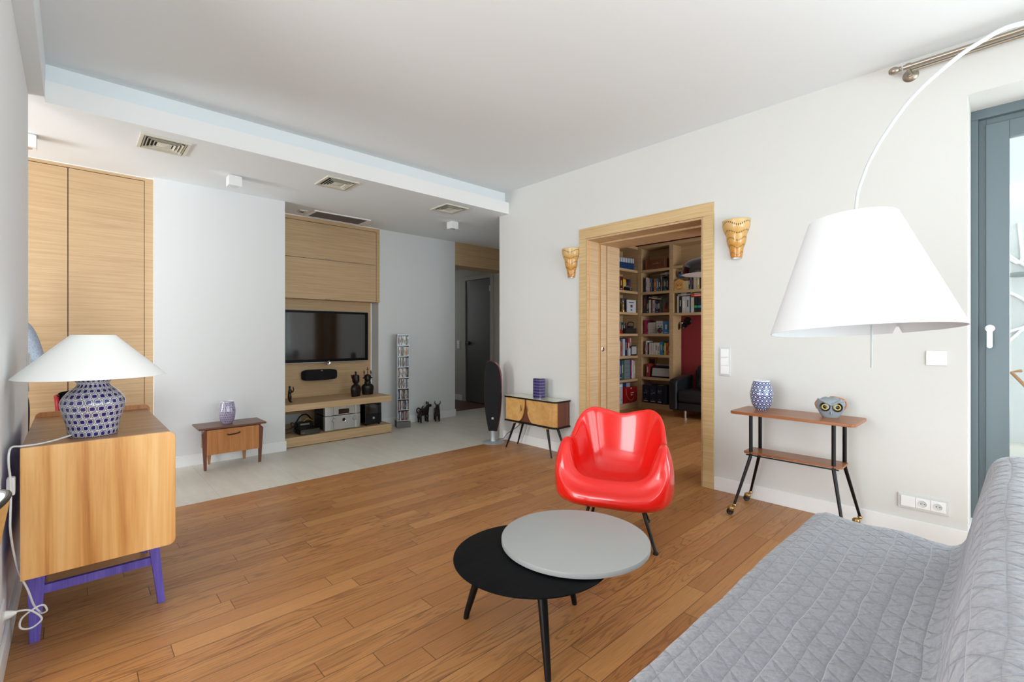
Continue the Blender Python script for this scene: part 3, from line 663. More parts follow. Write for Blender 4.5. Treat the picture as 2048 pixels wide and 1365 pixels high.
st = smooth_path([Q @ Vector((0, 0, .17)), (1.951, .362, 1.738), (1.971, .344, 1.849), (1.999, .318, 1.931), (2.031, .288, 2.002), (2.088, .234, 2.108), (2.142, .156, 2.201), (2.200, .074, 2.274), (2.281, -.029, 2.328), (2.60, -.26, 2.39), (2.84, -.50, 2.26), (2.97, -.64, 1.95), (3.02, -.70, 1.5), (3.02, -.70, .8), (3.02, -.70, .03)], 8)
obj('stem', MB().tube(st, [0.0045 + 0.005 * i / len(st) for i in range(len(st))], 16), M['stem'], t, smooth=True)
obj('base', MB().lathe([(0.001, 0.0), (0.2, 0.0), (0.2, 0.02), (0.19, 0.028), (0.03, 0.03), (0.001, 0.03)], (3.02, -.70, 0), 40), M['white'], t, smooth=True)
hb = obj('bulb_holder', MB().lathe([(0.001, .10), (.02, .11), (.045, .15), (.05, .2), (.03, .25), (.015, .27)], (0, 0, 0), 24, mat=Q), M['white'], t, smooth=True)
for k in range(3):
    a = k * 2.094 + .3; obj('spoke', MB().tube([Q @ Vector((0.02 * math.cos(a), 0.02 * math.sin(a), .27)), Q @ Vector((0.146 * math.cos(a), 0.146 * math.sin(a), .332))], 0.002, 6), M['steel'], t)
rod = Vector(rimc) + Rv * 0.0
obj('dimmer_rod', MB().tube([(rimc.x + .028, rimc.y - .026, 1.45), (rimc.x + .028, rimc.y - .026, 1.19)], 0.003, 8), M['steel'], t)
# ------------------------------------------------------------------ nesting coffee table
t = thing('coffee_table', 'round black ash coffee table on three tapered black legs', 'table', (1.47, 1.44, 0))
cb = (1.464, 1.434)
obj('tabletop', MB().lathe([(0.001, .326), (.30, .326), (.333, .333), (.340, .338), (.340, .341), (.336, .342), (.001, .342)], (cb[0], cb[1], 0), 96), M['blackash'], t, smooth=True)
for fx, fy in ((1.32, 1.715), (1.772, 1.445), (1.306, 1.193)):
    dx, dy = fx - 1.466, fy - 1.45; s = .67
    obj('leg', MB().tube([(1.466 + dx * s, 1.45 + dy * s, .328), (1.466 + dx * .98, 1.45 + dy * .98, .03), (fx, fy, 0)], [.022, .0135, .012], 20), M['black'], t, smooth=True)
gc = (1.690, 1.378)
t = thing('table_tray', 'round pale grey tray top lying offset over the black coffee table', 'tray', (gc[0], gc[1], .343))
obj('disc', MB().lathe([(0.001, .3485), (.333, .3485), (.3365, .3495), (.3372, .352), (.3372, .3685), (.3362, .3708), (.334, .3715), (.001, .3715)], (gc[0], gc[1], 0), 110), M['greytop'], t, smooth=True)
obj('underlay', MB().lathe([(0.001, .3425), (.11, .3425), (.11, .3485), (.001, .3485)], (1.60, 1.40, 0), 40), M['black'], t)
# ------------------------------------------------------------------ red shell armchair
t = thing('armchair', 'glossy red moulded shell armchair on thin black legs', 'chair', (2.628, 1.792, 0), math.radians(-64.8))
def lerp_tab(tab, a):
    for i in range(1, len(tab)):
        if a <= tab[i][0]:
            f = (a - tab[i - 1][0]) / (tab[i][0] - tab[i - 1][0]); f = f * f * (3 - 2 * f) if len(tab[i]) > 9 else f
            return [tab[i - 1][k] + (tab[i][k] - tab[i - 1][k]) * f for k in range(1, len(tab[i]))]
    return list(tab[-1][1:])
# angle from the front, rim x, rim y, rim z, belly x, belly y, rim half-thickness
RIM = [(0, 0.0, -.235, .385, 0.0, -.330, .055), (18, .10, -.235, .387, .115, -.330, .055), (34, .185, -.232, .405, .22, -.318, .052), (48, .245, -.225, .455, .292, -.285, .048), (60, .280, -.205, .53, .335, -.235, .050),
       (72, .300, -.165, .590, .358, -.160, .046), (84, .308, -.100, .614, .362, -.075, .038), (96, .306, -.02, .600, .352, .01, .028), (108, .298, .065, .632, .325, .085, .020), (121, .285, .14, .700, .290, .14, .017),
       (134, .255, .205, .752, .240, .18, .016), (147, .195, .255, .776, .185, .205, .016), (161, .10, .28, .756, .10, .22, .016), (180, 0, .285, .735, 0, .225, .015)]
def rim(a):
    a = a % 360; s = 1
    if a > 180: a = 360 - a; s = -1
    i = 1
    while RIM[i][0] < a: i += 1
    p1, p2 = RIM[i - 1], RIM[i]; p0 = RIM[i - 2] if i > 1 else [-RIM[1][0], -RIM[1][1]] + list(RIM[1][2:4]) + [-RIM[1][4]] + list(RIM[1][5:])
    p3 = RIM[i + 1] if i + 1 < len(RIM) else [200, -RIM[-2][1]] + list(RIM[-2][2:4]) + [-RIM[-2][4]] + list(RIM[-2][5:])
    f = (a - p1[0]) / (p2[0] - p1[0])
    o = []
    for k in range(1, 7):
        m1 = (p2[k] - p0[k]) / (p2[0] - p0[0]) * (p2[0] - p1[0]); m2 = (p3[k] - p1[k]) / (p3[0] - p1[0]) * (p2[0] - p1[0])
        o.append((2 * f ** 3 - 3 * f * f + 1) * p1[k] + (f ** 3 - 2 * f * f + f) * m1 + (-2 * f ** 3 + 3 * f * f) * p2[k] + (f ** 3 - f * f) * m2)
    o[0] *= s; o[3] *= s; return o
def bspl(cp, t):
    n = len(cp); P = [cp[0]] * 2 + list(cp) + [cp[-1]] * 2
    x = t * (n + 1); i = min(int(x), n); f = x - i
    a, b, c, d = P[i], P[i + 1], P[i + 2], P[i + 3]
    return (a * (1 - f) ** 3 + b * (3 * f ** 3 - 6 * f * f + 4) + c * (-3 * f ** 3 + 3 * f * f + 3 * f + 1) + d * f ** 3) / 6
def chair_pt(u, v):
    rx, ry, rz, bx, by, th = rim(u * 360)
    r2 = Vector((rx, ry, 0)); b2 = Vector((bx, by, 0)); n = r2.normalized() if r2.length > 1e-6 else Vector((0, -1, 0))
    zb = .235; sz = .355; back = max(0.0, min(1.0, (ry + .05) / .3)); cc = Vector((0, .0, 0))
    H = rz - zb
    cp = [Vector((0, .0, zb)), b2 * .45 + Vector((0, 0, zb)), b2 * .86 + Vector((0, 0, zb - .004)), b2 * 1.02 + Vector((0, 0, zb + .05 + .05 * back)), b2 * 1.03 + Vector((0, 0, zb + H * .42)),
          (b2 + r2) * .5 + n * th * .9 + Vector((0, 0, zb + H * .74)), r2 + n * th + Vector((0, 0, rz - th * .8)), r2 + n * th * .6 + Vector((0, 0, rz + th * .45)), r2 - n * th * .6 + Vector((0, 0, rz + th * .45)),
          r2 - n * th * 1.05 + Vector((0, 0, rz - th * .9)), r2 * .80 + Vector((0, 0, sz + (rz - sz) * .42)), r2 * .66 + Vector((0, 0, sz + max(0, rz - sz) * .10)), r2 * .38 + Vector((0, 0.0, sz - .012)), Vector((0, .01, sz - .015)) + r2 * .02, Vector((0, .01, sz - .015))]
    return tuple(bspl(cp, v))
obj('seat_shell', MB().grid(chair_pt, 120, 64, closeu=True), M['red'], t, smooth=True, world=False, angle=0)
for sx, fy, top in ((.272, -.245, (.17, -.13)), (-.19, -.245, (-.135, -.13)), (.180, .245, (.13, .09)), (-.210, .245, (-.13, .09))):
    lg = obj('leg', MB().tube([(top[0], top[1], .262), (sx, fy, .012)], .0105, 14), M['blackmetal'], t, smooth=True, world=False)
    obj('foot', MB().lathe([(.001, 0), (.014, 0), (.016, .004), (.014, .014), (.011, .018)], (sx, fy, 0), 16), M['black'], lg, smooth=True, world=False)
obj('underframe', MB().tube([(.17, -.13, .258), (-.17, -.13, .258), (-.13, .09, .258), (.13, .09, .258), (.17, -.13, .258)], .009, 10).box(-.08, .08, -.08, .06, .235, .258), M['blackmetal'], t, world=False)
# ------------------------------------------------------------------ sideboard by the left wall
t = thing('sideboard', 'honey coloured walnut sideboard on purple legs beside the left wall', 'sideboard', (0.1, 3.19, 0))
obj('side_panel', MB().prism(rounded(-.150, .354, .325, .852, .028)[:6] + [(-.150, .852), (-.150, .325)] + rounded(-.150, .354, .325, .852, .028)[18:], 'y', 2.68, 2.70), M['honey'], t, bevel=0.002)
obj('side_panel', MB().prism(rounded(-.150, .354, .325, .872, .028), 'y', 3.68, 3.70), M['cabfront'], t, bevel=0.002)
obj('top_panel', MB().box(-.150, .340, 2.70, 3.68, .828, .846), M['teaktop'], t, bevel=0.001)
obj('body', MB().box(-.145, .325, 2.70, 3.68, .335, .828), M['purple'], t)
for k in range(3): 
    d = obj('drawer', MB().box(.325, .345, 2.705, 3.675, .34 + k * .163, .498 + k * .163), M['honey'], t, bevel=0.002)
    obj('knob', MB().ball((.355, 3.19, .42 + k * .163), .014), M['purple'], d, smooth=True)
def slab(a0, a1, b0, b1, y0, y1): # tapered flat leg: x extents at the top (a) and at the foot (b)
    return MB().add([(a0, y0, .335), (a1, y0, .335), (a1, y1, .335), (a0, y1, .335), (b0, y0, 0), (b1, y0, 0), (b1, y1, 0), (b0, y1, 0)], [(0, 1, 2, 3), (7, 6, 5, 4), (0, 4, 5, 1), (1, 5, 6, 2), (2, 6, 7, 3), (3, 7, 4, 0)])
for y in (2.825, 3.54):
    obj('leg', slab(-.140, -.080, -.131, -.099, y, y + .03), M['purple'], t, bevel=0.002)
    obj('leg', slab(.262, .305, .304, .332, y, y + .03), M['purple'], t, bevel=0.002)
    obj('crossbar', MB().box(-.095, .285, y + .004, y + .026, .195, .232), M['purple'], t, bevel=0.002)
# table lamp
lx, ly = .072, 2.885
t = thing('table_lamp', 'white shaded table lamp with a blue patterned ceramic base on the sideboard', 'lamp', (lx, ly, .846))
pr = smooth_path([(.083, 0, 0), (.087, 0, .006), (.094, 0, .05), (.106, 0, .10), (.115, 0, .145), (.107, 0, .172), (.088, 0, .198), (.066, 0, .218), (.057, 0, .231), (.061, 0, .242), (.071, 0, .252)], 4)
obj('base', MB().lathe([(max(p.x, .001), p.z + .846) for p in pr] + [(.05, .846 + .252), (.001, .846 + .25)], (lx, ly, 0), 48), M['gsq'], t, smooth=True)
obj('lamp_shade', MB().lathe([(.268, 1.112), (.268, 1.114), (.078, 1.302), (.077, 1.302), (.076, 1.300), (.265, 1.113), (.2665, 1.1115)], (lx, ly, 0), 64, closed=True), M['shade_b'], t, smooth=True)
obj('socket', MB().lathe([(.022, 1.096), (.030, 1.100), (.030, 1.125), (.020, 1.13), (.018, 1.18), (.001, 1.18)], (lx, ly, 0), 24), M['white'], t, smooth=True)
cb_ = [(.0, 2.84, .860), (-.05, 2.79, .853), (-.10, 2.735, .853), (-.145, 2.69, .859), (-.17, 2.655, .865), (-.176, 2.62, .845), (-.176, 2.62, .80), (-.174, 2.64, .755), (-.172, 2.64, .68), (-.172, 2.62, .61), (-.172, 2.62, .555),
       (-.168, 2.68, .455), (-.155, 2.72, .35), (-.13, 2.72, .27), (-.115, 2.735, .20), (-.10, 2.74, .165), (-.09, 2.72, .16), (-.075, 2.71, .17), (-.085, 2.70, .20), (-.11, 2.69, .20), (-.145, 2.69, .175), (-.150, 2.69, .14), (-.125, 2.69, .125), (-.10, 2.69, .135), (-.09, 2.69, .155), (-.12, 2.68, .20), (-.150, 2.67, .215), (-.168, 2.66, .217)]
cbo = obj('cable', MB().tube(smooth_path(cb_, 6), .0035, 8), M['cable'], t, smooth=True)
obj('cable_switch', MB().box(-.186, -.162, 2.655, 2.695, .675, .745), M['cable'], cbo, bevel=.006)
obj('plug', MB().tube([(-.192, 2.66, .216), (-.175, 2.66, .216), (-.158, 2.662, .216)], [.018, .014, .006], 14), M['white'], cbo, smooth=True)
t.location.z += .0008
# dining chair at the left edge
t = thing('dining_chair', 'bent plywood dining chair with a curved back at the left edge', 'chair', (-.34, 1.6, 0))
def cback(off, z0, z1, mul=1):
    def f(u, v):
        a = math.radians(-100 + 200 * u); r = .232 + off - .05 * (1 - v)
        drop = .20 * (abs(u - .5) * 2) ** 2.2
        return (-.34 + r * math.cos(a), 1.6 + r * math.sin(a), z0 + (z1 - drop - z0) * v)
    return f
b1 = obj('backrest', MB().grid(cback(.004, .60, .925), 30, 6), M['maple'], t, smooth=True, angle=0)
obj('inner_pad', MB().grid(lambda u, v: (lambda a, c: (-.34 + (.226 * v + .10 * (1 - v)) * math.cos(a), 1.6 + (.226 * v + .10 * (1 - v)) * math.sin(a), c - .11 * (1 - v)))(math.radians(-100 + 200 * u), cback(0, .60, .925)(u, 1)[2]), 30, 6), M['white'], b1, smooth=True, angle=0)
rimp = [Vector(cback(0, .60, .925)(k / 30, 1)) for k in range(31)]
obj('edge_band', MB().tube(rimp, .006, 8), plain('dark_edge', '2c2724', .5), b1, smooth=True)
obj('seat', MB().lathe([(.001, .44), (.19, .44), (.21, .45), (.20, .465), (.001, .46)], (-.36, 1.6, 0), 40), M['maple'], t, smooth=True)
for a in (-70, 0, 70): obj('support', MB().tube([(-.34 + .17 * math.cos(math.radians(a)), 1.6 + .17 * math.sin(math.radians(a)), .45), (-.34 + .185 * math.cos(math.radians(a)), 1.6 + .185 * math.sin(math.radians(a)), .62)], .01), M['black'], t)
for sx, sy in ((1, 1), (1, -1), (-1, 1), (-1, -1)): obj('leg', MB().tube([(-.36 + sx * .11, 1.6 + sy * .11, .445), (-.38 + sx * .16, 1.6 + sy * .17, 0)], [.014, .010]), M['black'], t, smooth=True)
# ------------------------------------------------------------------ small wall cabinet with vase
t = thing('small_cabinet', 'small low walnut cabinet with a brown drop front and tapered legs', 'cabinet', (1.17, 5.42, 0))
obj('top', MB().prism([(5.215, .404), (5.225, .418), (5.565, .418), (5.565, .404), (5.23, .398)], 'x', .868, 1.452), M['redwood'], t, bevel=.002)
obj('body', MB().box(.945, 1.375, 5.255, 5.56, .175, .40), M['redwood'], t)
dr = obj('drop_front', MB().box(.935, 1.385, 5.232, 5.252, .155, .392), M['cabfront'], t, bevel=.001)
obj('handle', MB().tube(smooth_path([(1.105, 5.232, .335), (1.12, 5.218, .332), (1.16, 5.212, .335), (1.20, 5.218, .340), (1.215, 5.232, .345)], 4), .006, 8), M['bronze'], dr, smooth=True)
for x0, s in ((.925, -1), (1.395, 1)):
    P = [(x0 - s * .0, .40), (x0 + s * .028, .365), (x0 + s * .024, .35), (x0 + s * .03, .33), (x0 + s * .012, .0), (x0 - s * .012, .0), (x0 - s * .012, .25), (x0 - s * .012, .40)]
    P = [(x0 - s * .012, .40), (x0 + s * .006, .40), (x0 + s * .010, .385), (x0 + s * .032, .362), (x0 + s * .012, .010), (x0 - s * .010, .010)]
    lg = obj('leg', MB().prism(P, 'y', 5.235, 5.262), M['walnut'], t, bevel=.002)
    obj('foot', MB().box(x0 - .009, x0 + .013 if s > 0 else x0 + .009, 5.24, 5.257, 0, .01), M['cream'], lg)
for x0 in (1.0, 1.315):
    lg = obj('leg', MB().add([(x0 - .022, 5.49, .18), (x0 + .022, 5.49, .18), (x0 + .022, 5.52, .18), (x0 - .022, 5.52, .18), (x0 - .010, 5.49, .008), (x0 + .010, 5.49, .008), (x0 + .010, 5.51, .008), (x0 - .010, 5.51, .008)],
        [(0, 1, 2, 3), (7, 6, 5, 4), (0, 4, 5, 1), (1, 5, 6, 2), (2, 6, 7, 3), (3, 7, 4, 0)]), M['legwood'], t, bevel=.001)
    obj('foot', MB().box(x0 - .009, x0 + .009, 5.491, 5.508, 0, .008), M['cream'], lg)
for z in (.20, .375): obj('hinge', MB().box(.922, .94, 5.236, 5.25, z, z + .012), M['brass'], t)
def vase(name, label, cx, cy, z0, H, rb, rm, rt, mat, group=None):
    tt = thing(name, label, 'vase', (cx, cy, z0))
    pr = smooth_path([(rb * .8, 0, 0), (rb, 0, .004), (rb + (rm - rb) * .72, 0, H * .22), (rm, 0, H * .50), (rm * .98, 0, H * .62), (rt + (rm - rt) * .45, 0, H * .85), (rt, 0, H)], 5)
    obj('body', MB().lathe([(p.x, z0 + p.z) for p in pr] + [(rt - .004, z0 + H + .001), (rt - .008, z0 + H - .004)] + [(p.x - .008, z0 + p.z) for p in pr[::-1] if p.z > .02 and p.z < H - .006] + [(.001, z0 + .015)], (cx, cy, 0), 40), mat, tt, smooth=True)
    obj('rim', MB().lathe([(rt + .0008, z0 + H - .004), (rt + .0012, z0 + H), (rt - .004, z0 + H + .003), (rt - .009, z0 + H - .003)], (cx, cy, 0), 40, closed=True), M['white'], tt, smooth=True)
vase('vase', 'lavender ceramic vase with dark dots on the small low cabinet', 1.135, 5.38, .418, .222, .043, .074, .056, M['gdot'])
# ------------------------------------------------------------------ two door cabinet by the library doorway
t = thing('two_door_cabinet', 'retro two door cabinet with cream top and splayed black legs', 'cabinet', (3.82, 3.67, 0))
y0c, y1c, xf, xb_ = 3.275, 4.07, 3.70, 3.945
top_poly = [(xf + .0, y1c - .0), (xf, y0c + .05), (xf + .008, y0c + .022), (xf + .026, y0c + .006), (xf + .05, y0c), (xb_, y0c), (xb_, y1c)]
def inset(P, d): 
    cx = sum(p[0] for p in P) / len(P); cy = sum(p[1] for p in P) / len(P)
    return [(cx + (p[0] - cx) * (1 - d / .12), cy + (p[1] - cy) * (1 - d / .39)) for p in P]
tp = obj('top', MB().prism(inset(top_poly, .003), 'z', .586, .601), M['cream'], t)
obj('edge_band', MB().prism(top_poly, 'z', .580, .598), M['black'], t, bevel=.002)
obj('base_board', MB().prism(top_poly, 'z', .305, .322), M['black'], t, bevel=.002)
obj('body', MB().prism([(xf + .03, y1c - .012), (xf + .03, y0c + .06), (xf + .05, y0c + .03), (xf + .05, y0c + .013), (xb_ - .005, y0c + .013), (xb_ - .005, y1c - .012)], 'z', .322, .580), M['walnut'], t)
ym = 3.735
def door(yh, yf, s):   # hinge side and free edge curved inwards towards the bottom
    P = [(yh, .3235), (yh, .5785), (yf, .5785)]
    for k in range(1, 9):
        a = k / 8 * PI / 2; P.append((yf + s * .105 * (1 - math.cos(a)) , .5785 - (.5785 - .3235) * math.sin(a) * 1.0))
    return MB().prism(P, 'x', xf + .012, xf + .028)
d1 = obj('door', door(y1c - .014, ym + .012, 1), M['maple'], t, bevel=.002)
d2 = obj('door', door(y0c + .065, ym - .012, -1), M['maple'], t, bevel=.002)
obj('curved_front', MB().prism([(xf + .012, y0c + .064), (xf + .013, y0c + .045), (xf + .020, y0c + .027), (xf + .034, y0c + .016), (xf + .049, y0c + .0125), (xf + .049, y0c + .029), (xf + .029, y0c + .059), (xf + .028, y0c + .064)], 'z', .3235, .5785), M['maple'], t)
for d, y in ((d1, ym + .065), (d2, ym - .035)):
    obj('escutcheon', MB().prism([(y - .008, .45), (y - .011, .475), (y - .004, .50), (y + .006, .515), (y + .011, .49), (y + .006, .46), (y + .004, .435)], 'x', xf + .006, xf + .012), M['brass'], d, bevel=.002)
for (tx, ty, fx, fy) in ((3.745, 3.935, 3.69, 4.03), (3.90, 3.95, 3.90, 4.055), (3.745, 3.43, 3.695, 3.325), (3.90, 3.43, 3.915, 3.31)):
    lg = obj('leg', MB().tube([(tx, ty, .295), (fx, fy, .0)], [.016, .008], 16), M['black'], t, smooth=True)
    obj('mount', MB().box(tx - .035, tx + .035, ty - .035, ty + .035, .293, .305), M['maple'], lg)
bx = tag(obj('ceramic_vase', MB().prism(rounded(3.79, 3.88, 3.575, 3.70, .018), 'z', .6015, .815).prism(rounded(3.80, 3.87, 3.585, 3.69, .014), 'z', .815, .818), M['stripe'], bevel=.003), 'square purple striped ceramic vase on the cream cabinet top', 'vase')
# ------------------------------------------------------------------ serving trolley
t = thing('serving_trolley', 'narrow teak serving trolley on black tube legs with brass castors', 'trolley', (3.69, 1.04, 0))
obj('top_shelf', MB().prism(rounded(3.505, 3.865, .655, 1.412, .035, 6), 'z', .730, .750), M['teak'], t, bevel=.003)
obj('lower_shelf', MB().prism(rounded(3.60, 3.79, .742, 1.352, .025, 6), 'z', .436, .450), M['teak'], t, bevel=.002)
obj('rail', MB().tube([(3.603, .76, .428), (3.603, 1.33, .428)], .005).tube([(3.787, .76, .428), (3.787, 1.33, .428)], .005), M['blackmetal'], t)
for lx_, ly_, fx, fy in ((3.612, 1.30, 3.505, 1.375), (3.782, 1.295, 3.885, 1.40), (3.612, .79, 3.505, .715), (3.782, .765, 3.885, .70)):
    kz = .415
    lg = obj('leg', MB().tube([(lx_, ly_, .73), (lx_, ly_, kz + .02), (lx_ + (fx - lx_) * .04, ly_ + (fy - ly_) * .04, kz - .005), (fx, fy, .075)], [.0125, .0125, .012, .009], 16), M['blackmetal'], t, smooth=True)
    ux, uy = -.022, .022
    cs = obj('castor', MB().lathe([(.001, .08), (.013, .078), (.015, .07), (.009, .06), (.001, .058)], (fx, fy, 0), 16).ball((fx + ux * .8, fy + uy * .8, .046), .024, .8, 1.0, .9, 16), M['brass'], lg, smooth=True)
    Rw = Matrix.Rotation(math.radians(-45), 4, 'Z') @ Matrix.Rotation(PI / 2, 4, 'X')
    obj('wheel', MB().lathe([(.012, -.006), (.021, -.0075), (.0245, -.004), (.0245, .004), (.021, .0075), (.012, .006)], (fx + ux, fy + uy, .0245), 24, mat=Rw), M['black'], cs, smooth=True)
vase('vase', 'egg shaped blue and white ceramic vase on the teak trolley', 3.715, 1.262, .750, .216, .040, .078, .055, M['gring'])
# owl speaker
ow = (3.72, .832)
Ro = math.radians(-90 + 18)
t = thing('owl_speaker', 'small grey owl shaped speaker with round yellow rimmed eyes on the teak trolley', 'speaker', (ow[0], ow[1], .750), Ro)
def owlf(u, v):
    a = u * 2 * PI; z = v * .130
    w = .046 + .033 * math.sin(min(1, v / .62) * PI / 2) - .026 * max(0, (v - .62) / .38) ** 2.0; dpt = .030 + .018 * math.sin(v * PI * .75)
    if v > .86: q_ = math.cos((v - .86) / .14 * 1.35); w *= .25 + .75 * q_; dpt *= .3 + .7 * q_
    cx = math.cos(a); sy = math.sin(a); p = .8
    brow = .008 * max(0, abs(cx) - .6) / .4 * (1 if v > .9 else 0)
    return (w * math.copysign(abs(cx) ** p, cx), dpt * math.copysign(abs(sy) ** p, sy), z + brow)
ob = MB().grid(owlf, 40, 20, closeu=True)
nb = len(ob.v); ob.f.append(tuple(range(40))); ob.f.append(tuple(range(nb - 40, nb)))
obj('body', ob, M['owl'], t, smooth=True, world=False)
for sx in (-1, 1):
    Me = Matrix.Rotation(PI / 2, 4, 'X')
    e1 = obj('eye', MB().lathe([(.001, .003), (.020, .003), (.029, .008), (.031, .003), (.031, -.012)], (sx * .034, -.042, .073), 28, mat=Me, sx=1.0), M['black'], t, smooth=True, world=False)
    obj('yellow_ring', MB().lathe([(.013, .0035), (.015, .008), (.018, .008), (.020, .0035)], (sx * .034, -.042, .073), 28, mat=Me, closed=True), plain('yellow_ring' + str(sx), 'd8c468', .3), e1, smooth=True, world=False)
    obj('cone', MB().ball((sx * .034, -.044, .073), .009), M['piano'], e1, smooth=True, world=False)
obj('beak', MB().ball((0, -.046, .034), .009, .7, .8, 1.3), M['owl'], t, smooth=True, world=False)
obj('brow', MB().tube(smooth_path([(-.075, -.028, .123), (-.05, -.046, .112), (-.02, -.05, .098), (0, -.05, .088), (.02, -.05, .098), (.05, -.046, .112), (.078, -.026, .118)], 5), [.004] + [.007] * 29 + [.004], 8), M['owl'], t, smooth=True, world=False)
obj('strap', MB().tube(smooth_path([(.075, .02, .05), (.092, .02, .085), (.078, .02, .120), (.03, .02, .133), (0, .02, .133)], 6), .006, 8).tube(smooth_path([(-.074, .02, .05), (-.084, .02, .085), (-.07, .02, .112)], 6), .005, 8), M['strap'], t, smooth=True, world=False)
# ------------------------------------------------------------------ sconces
def sconce(yc, label):
    tt = thing('wall_sconce', label, 'wall lamp', (XR, yc, 1.925), 0, 'amber glass wall lamps beside the library doorway')
    pr = smooth_path([(.043, 0, 0), (.048, 0, .03), (.051, 0, .055), (.056, 0, .08), (.068, 0, .11), (.074, 0, .135), (.077, 0, .165), (.082, 0, .19), (.094, 0, .215), (.104, 0, .245), (.107, 0, .28), (.109, 0, .305)], 4)
    n = 28; vs = []; fs = []; uvs = []
    for p in pr:
        for k in range(n + 1):
            a = PI / 2 + PI * k / n; vs.append((XR - .003 + p.x * 1.0 * math.cos(a), yc + p.x * math.sin(a), 1.932 + p.z))
    m = len(pr)
    for i in range(m - 1):
        for k in range(n):
            a = i * (n + 1) + k; fs.append((a, a + 1, a + n + 2, a + n + 1)); uvs.append([(k / n, i / m), ((k + 1) / n, i / m), ((k + 1) / n, (i + 1) / m), (k / n, (i + 1) / m)])
    o = obj('glass_shade', MB().add(vs, fs, uvs), M['amber'], tt, smooth=True, angle=0)
    so = o.modifiers.new('thickness', 'SOLIDIFY'); so.thickness = .004
    obj('end_cap', MB().prism([(XR - .003 + .042 * math.cos(PI / 2 + PI * k / 14), yc + .042 * math.sin(PI / 2 + PI * k / 14)) for k in range(15)], 'z', 1.922, 1.934), M['chrome'], tt)
    obj('back_plate', MB().box(XR - .004, XR, yc - .035, yc + .035, 1.96, 2.16), M['white'], tt)
sconce(3.265, 'amber glass wall lamp left of the library doorway')
sconce(1.535, 'amber glass wall lamp right of the library doorway')
# ------------------------------------------------------------------ wardrobe
t = thing('wardrobe', 'floor to ceiling pale oak wardrobe beside the left wall', 'wardrobe', (-.6, 5.9, 0))
obj('frame', MB().box(.505, .571, 5.655, 6.3, 0, 2.80).box(-2.6, .505, 5.655, 6.3, 2.775, 2.80).box(-2.6, .505, 5.70, 6.3, 0, 2.775), M['oak'], t)
obj('shadow_gap', MB().box(-2.6, .505, 5.68, 5.70, 0, 2.775), M['slot'], t)
for x0, x1 in ((-.023, .501), (-.55, -.029), (-1.08, -.556), (-1.61, -1.086)): obj('door', MB().box(x0, x1, 5.655, 5.68, .06, 2.769), M['oak'], t)
obj('plinth', MB().box(-2.6, .505, 5.675, 5.70, 0, .055), M['oak'], t)
struct('trim_3', MB().box(-2.6, .571, 5.66, 6.3, 2.80, 2.81), M['lip'])
# ------------------------------------------------------------------ television niche
t = thing('wall_cupboard', 'pale oak wall cupboard with two lift up doors above the television', 'cupboard', (2.46, 6.2, 1.77))
obj('carcass', MB().box(1.75, 3.168, 6.145, 6.33, 1.77, 2.80), M['oak'], t)
obj('frame', MB().box(3.125, 3.175, 6.118, 6.14, 1.766, 2.80).box(1.75, 3.125, 6.118, 6.14, 2.755, 2.80), M['oak'], t)
obj('shadow_gap', MB().box(1.75, 3.125, 6.14, 6.145, 1.77, 2.755), M['slot'], t)
for z0, z1 in ((2.288, 2.749), (1.768, 2.283)):
    d = obj('lift_door', MB().box(1.75, 3.12, 6.118, 6.138, z0, z1), M['oak'], t)
    obj('handle', MB().box(2.405, 2.475, 6.108, 6.118, z0 + .003, z0 + .015), M['nickel'], d, bevel=.002)
struct('trim_4', MB().box(1.75, 3.168, 6.12, 6.34, 2.80, 2.81), M['lip'])
tag(obj('wall_panel', MB().box(1.75, 3.135, 6.32, 6.34, .12, 1.77), M['oak']), 'pale oak back panel behind the television', 'panel')
struct('trim_5', MB().box(3.135, 3.150, 6.31, 6.34, .12, 1.768), M['lip'])
tag(obj('upper_shelf', MB().box(1.75, 3.125, 5.685, 6.318, .420, .497), M['oak'], bevel=.001), 'thick oak shelf under the television carrying the dark busts', 'shelf')
tag(obj('lower_shelf', MB().box(1.75, 3.125, 5.685, 6.318, .008, .117), M['oak'], bevel=.001), 'low oak plinth shelf holding the silver hi-fi', 'shelf')
# television
t = thing('television', 'black flat wall television with a slim silver rim in the oak niche', 'television', (2.46, 6.3, .95))
tx0, tx1, tz0, tz1, ty = 1.865, 3.060, .942, 1.628, 6.235
obj('rim', MB().box(tx0, tx1, ty + .002, ty + .045, tz0, tz1), M['alu'], t, bevel=.002)
obj('bezel', MB().box(tx0 + .004, tx1 - .004, ty - .003, ty + .003, tz0 + .008, tz1 - .004), M['bezel'], t)
obj('screen', MB().box(tx0 + .045, tx1 - .05, ty - .0036, ty - .003, tz0 + .045, tz1 - .035), M['screen'], t)
obj('wall_mount', MB().box(2.3, 2.6, ty + .045, 6.32, 1.1, 1.5), M['black'], t)
ey = obj('power_eye', MB().lathe([(.001, .008), (.020, .008), (.028, .012), (.031, .004), (.031, -.004), (.001, -.004)], (2.487, ty - .004, tz0 - .004), 28, mat=Matrix.Rotation(PI / 2, 4, 'X')), M['chrome'], t, smooth=True)
obj('lens', MB().lathe([(.001, .012), (.012, .011), (.014, .008)], (2.487, ty - .004, tz0 - .004), 20, mat=Matrix.Rotation(PI / 2, 4, 'X')), plain('dark_red_lens', '3a1010', .2), ey)
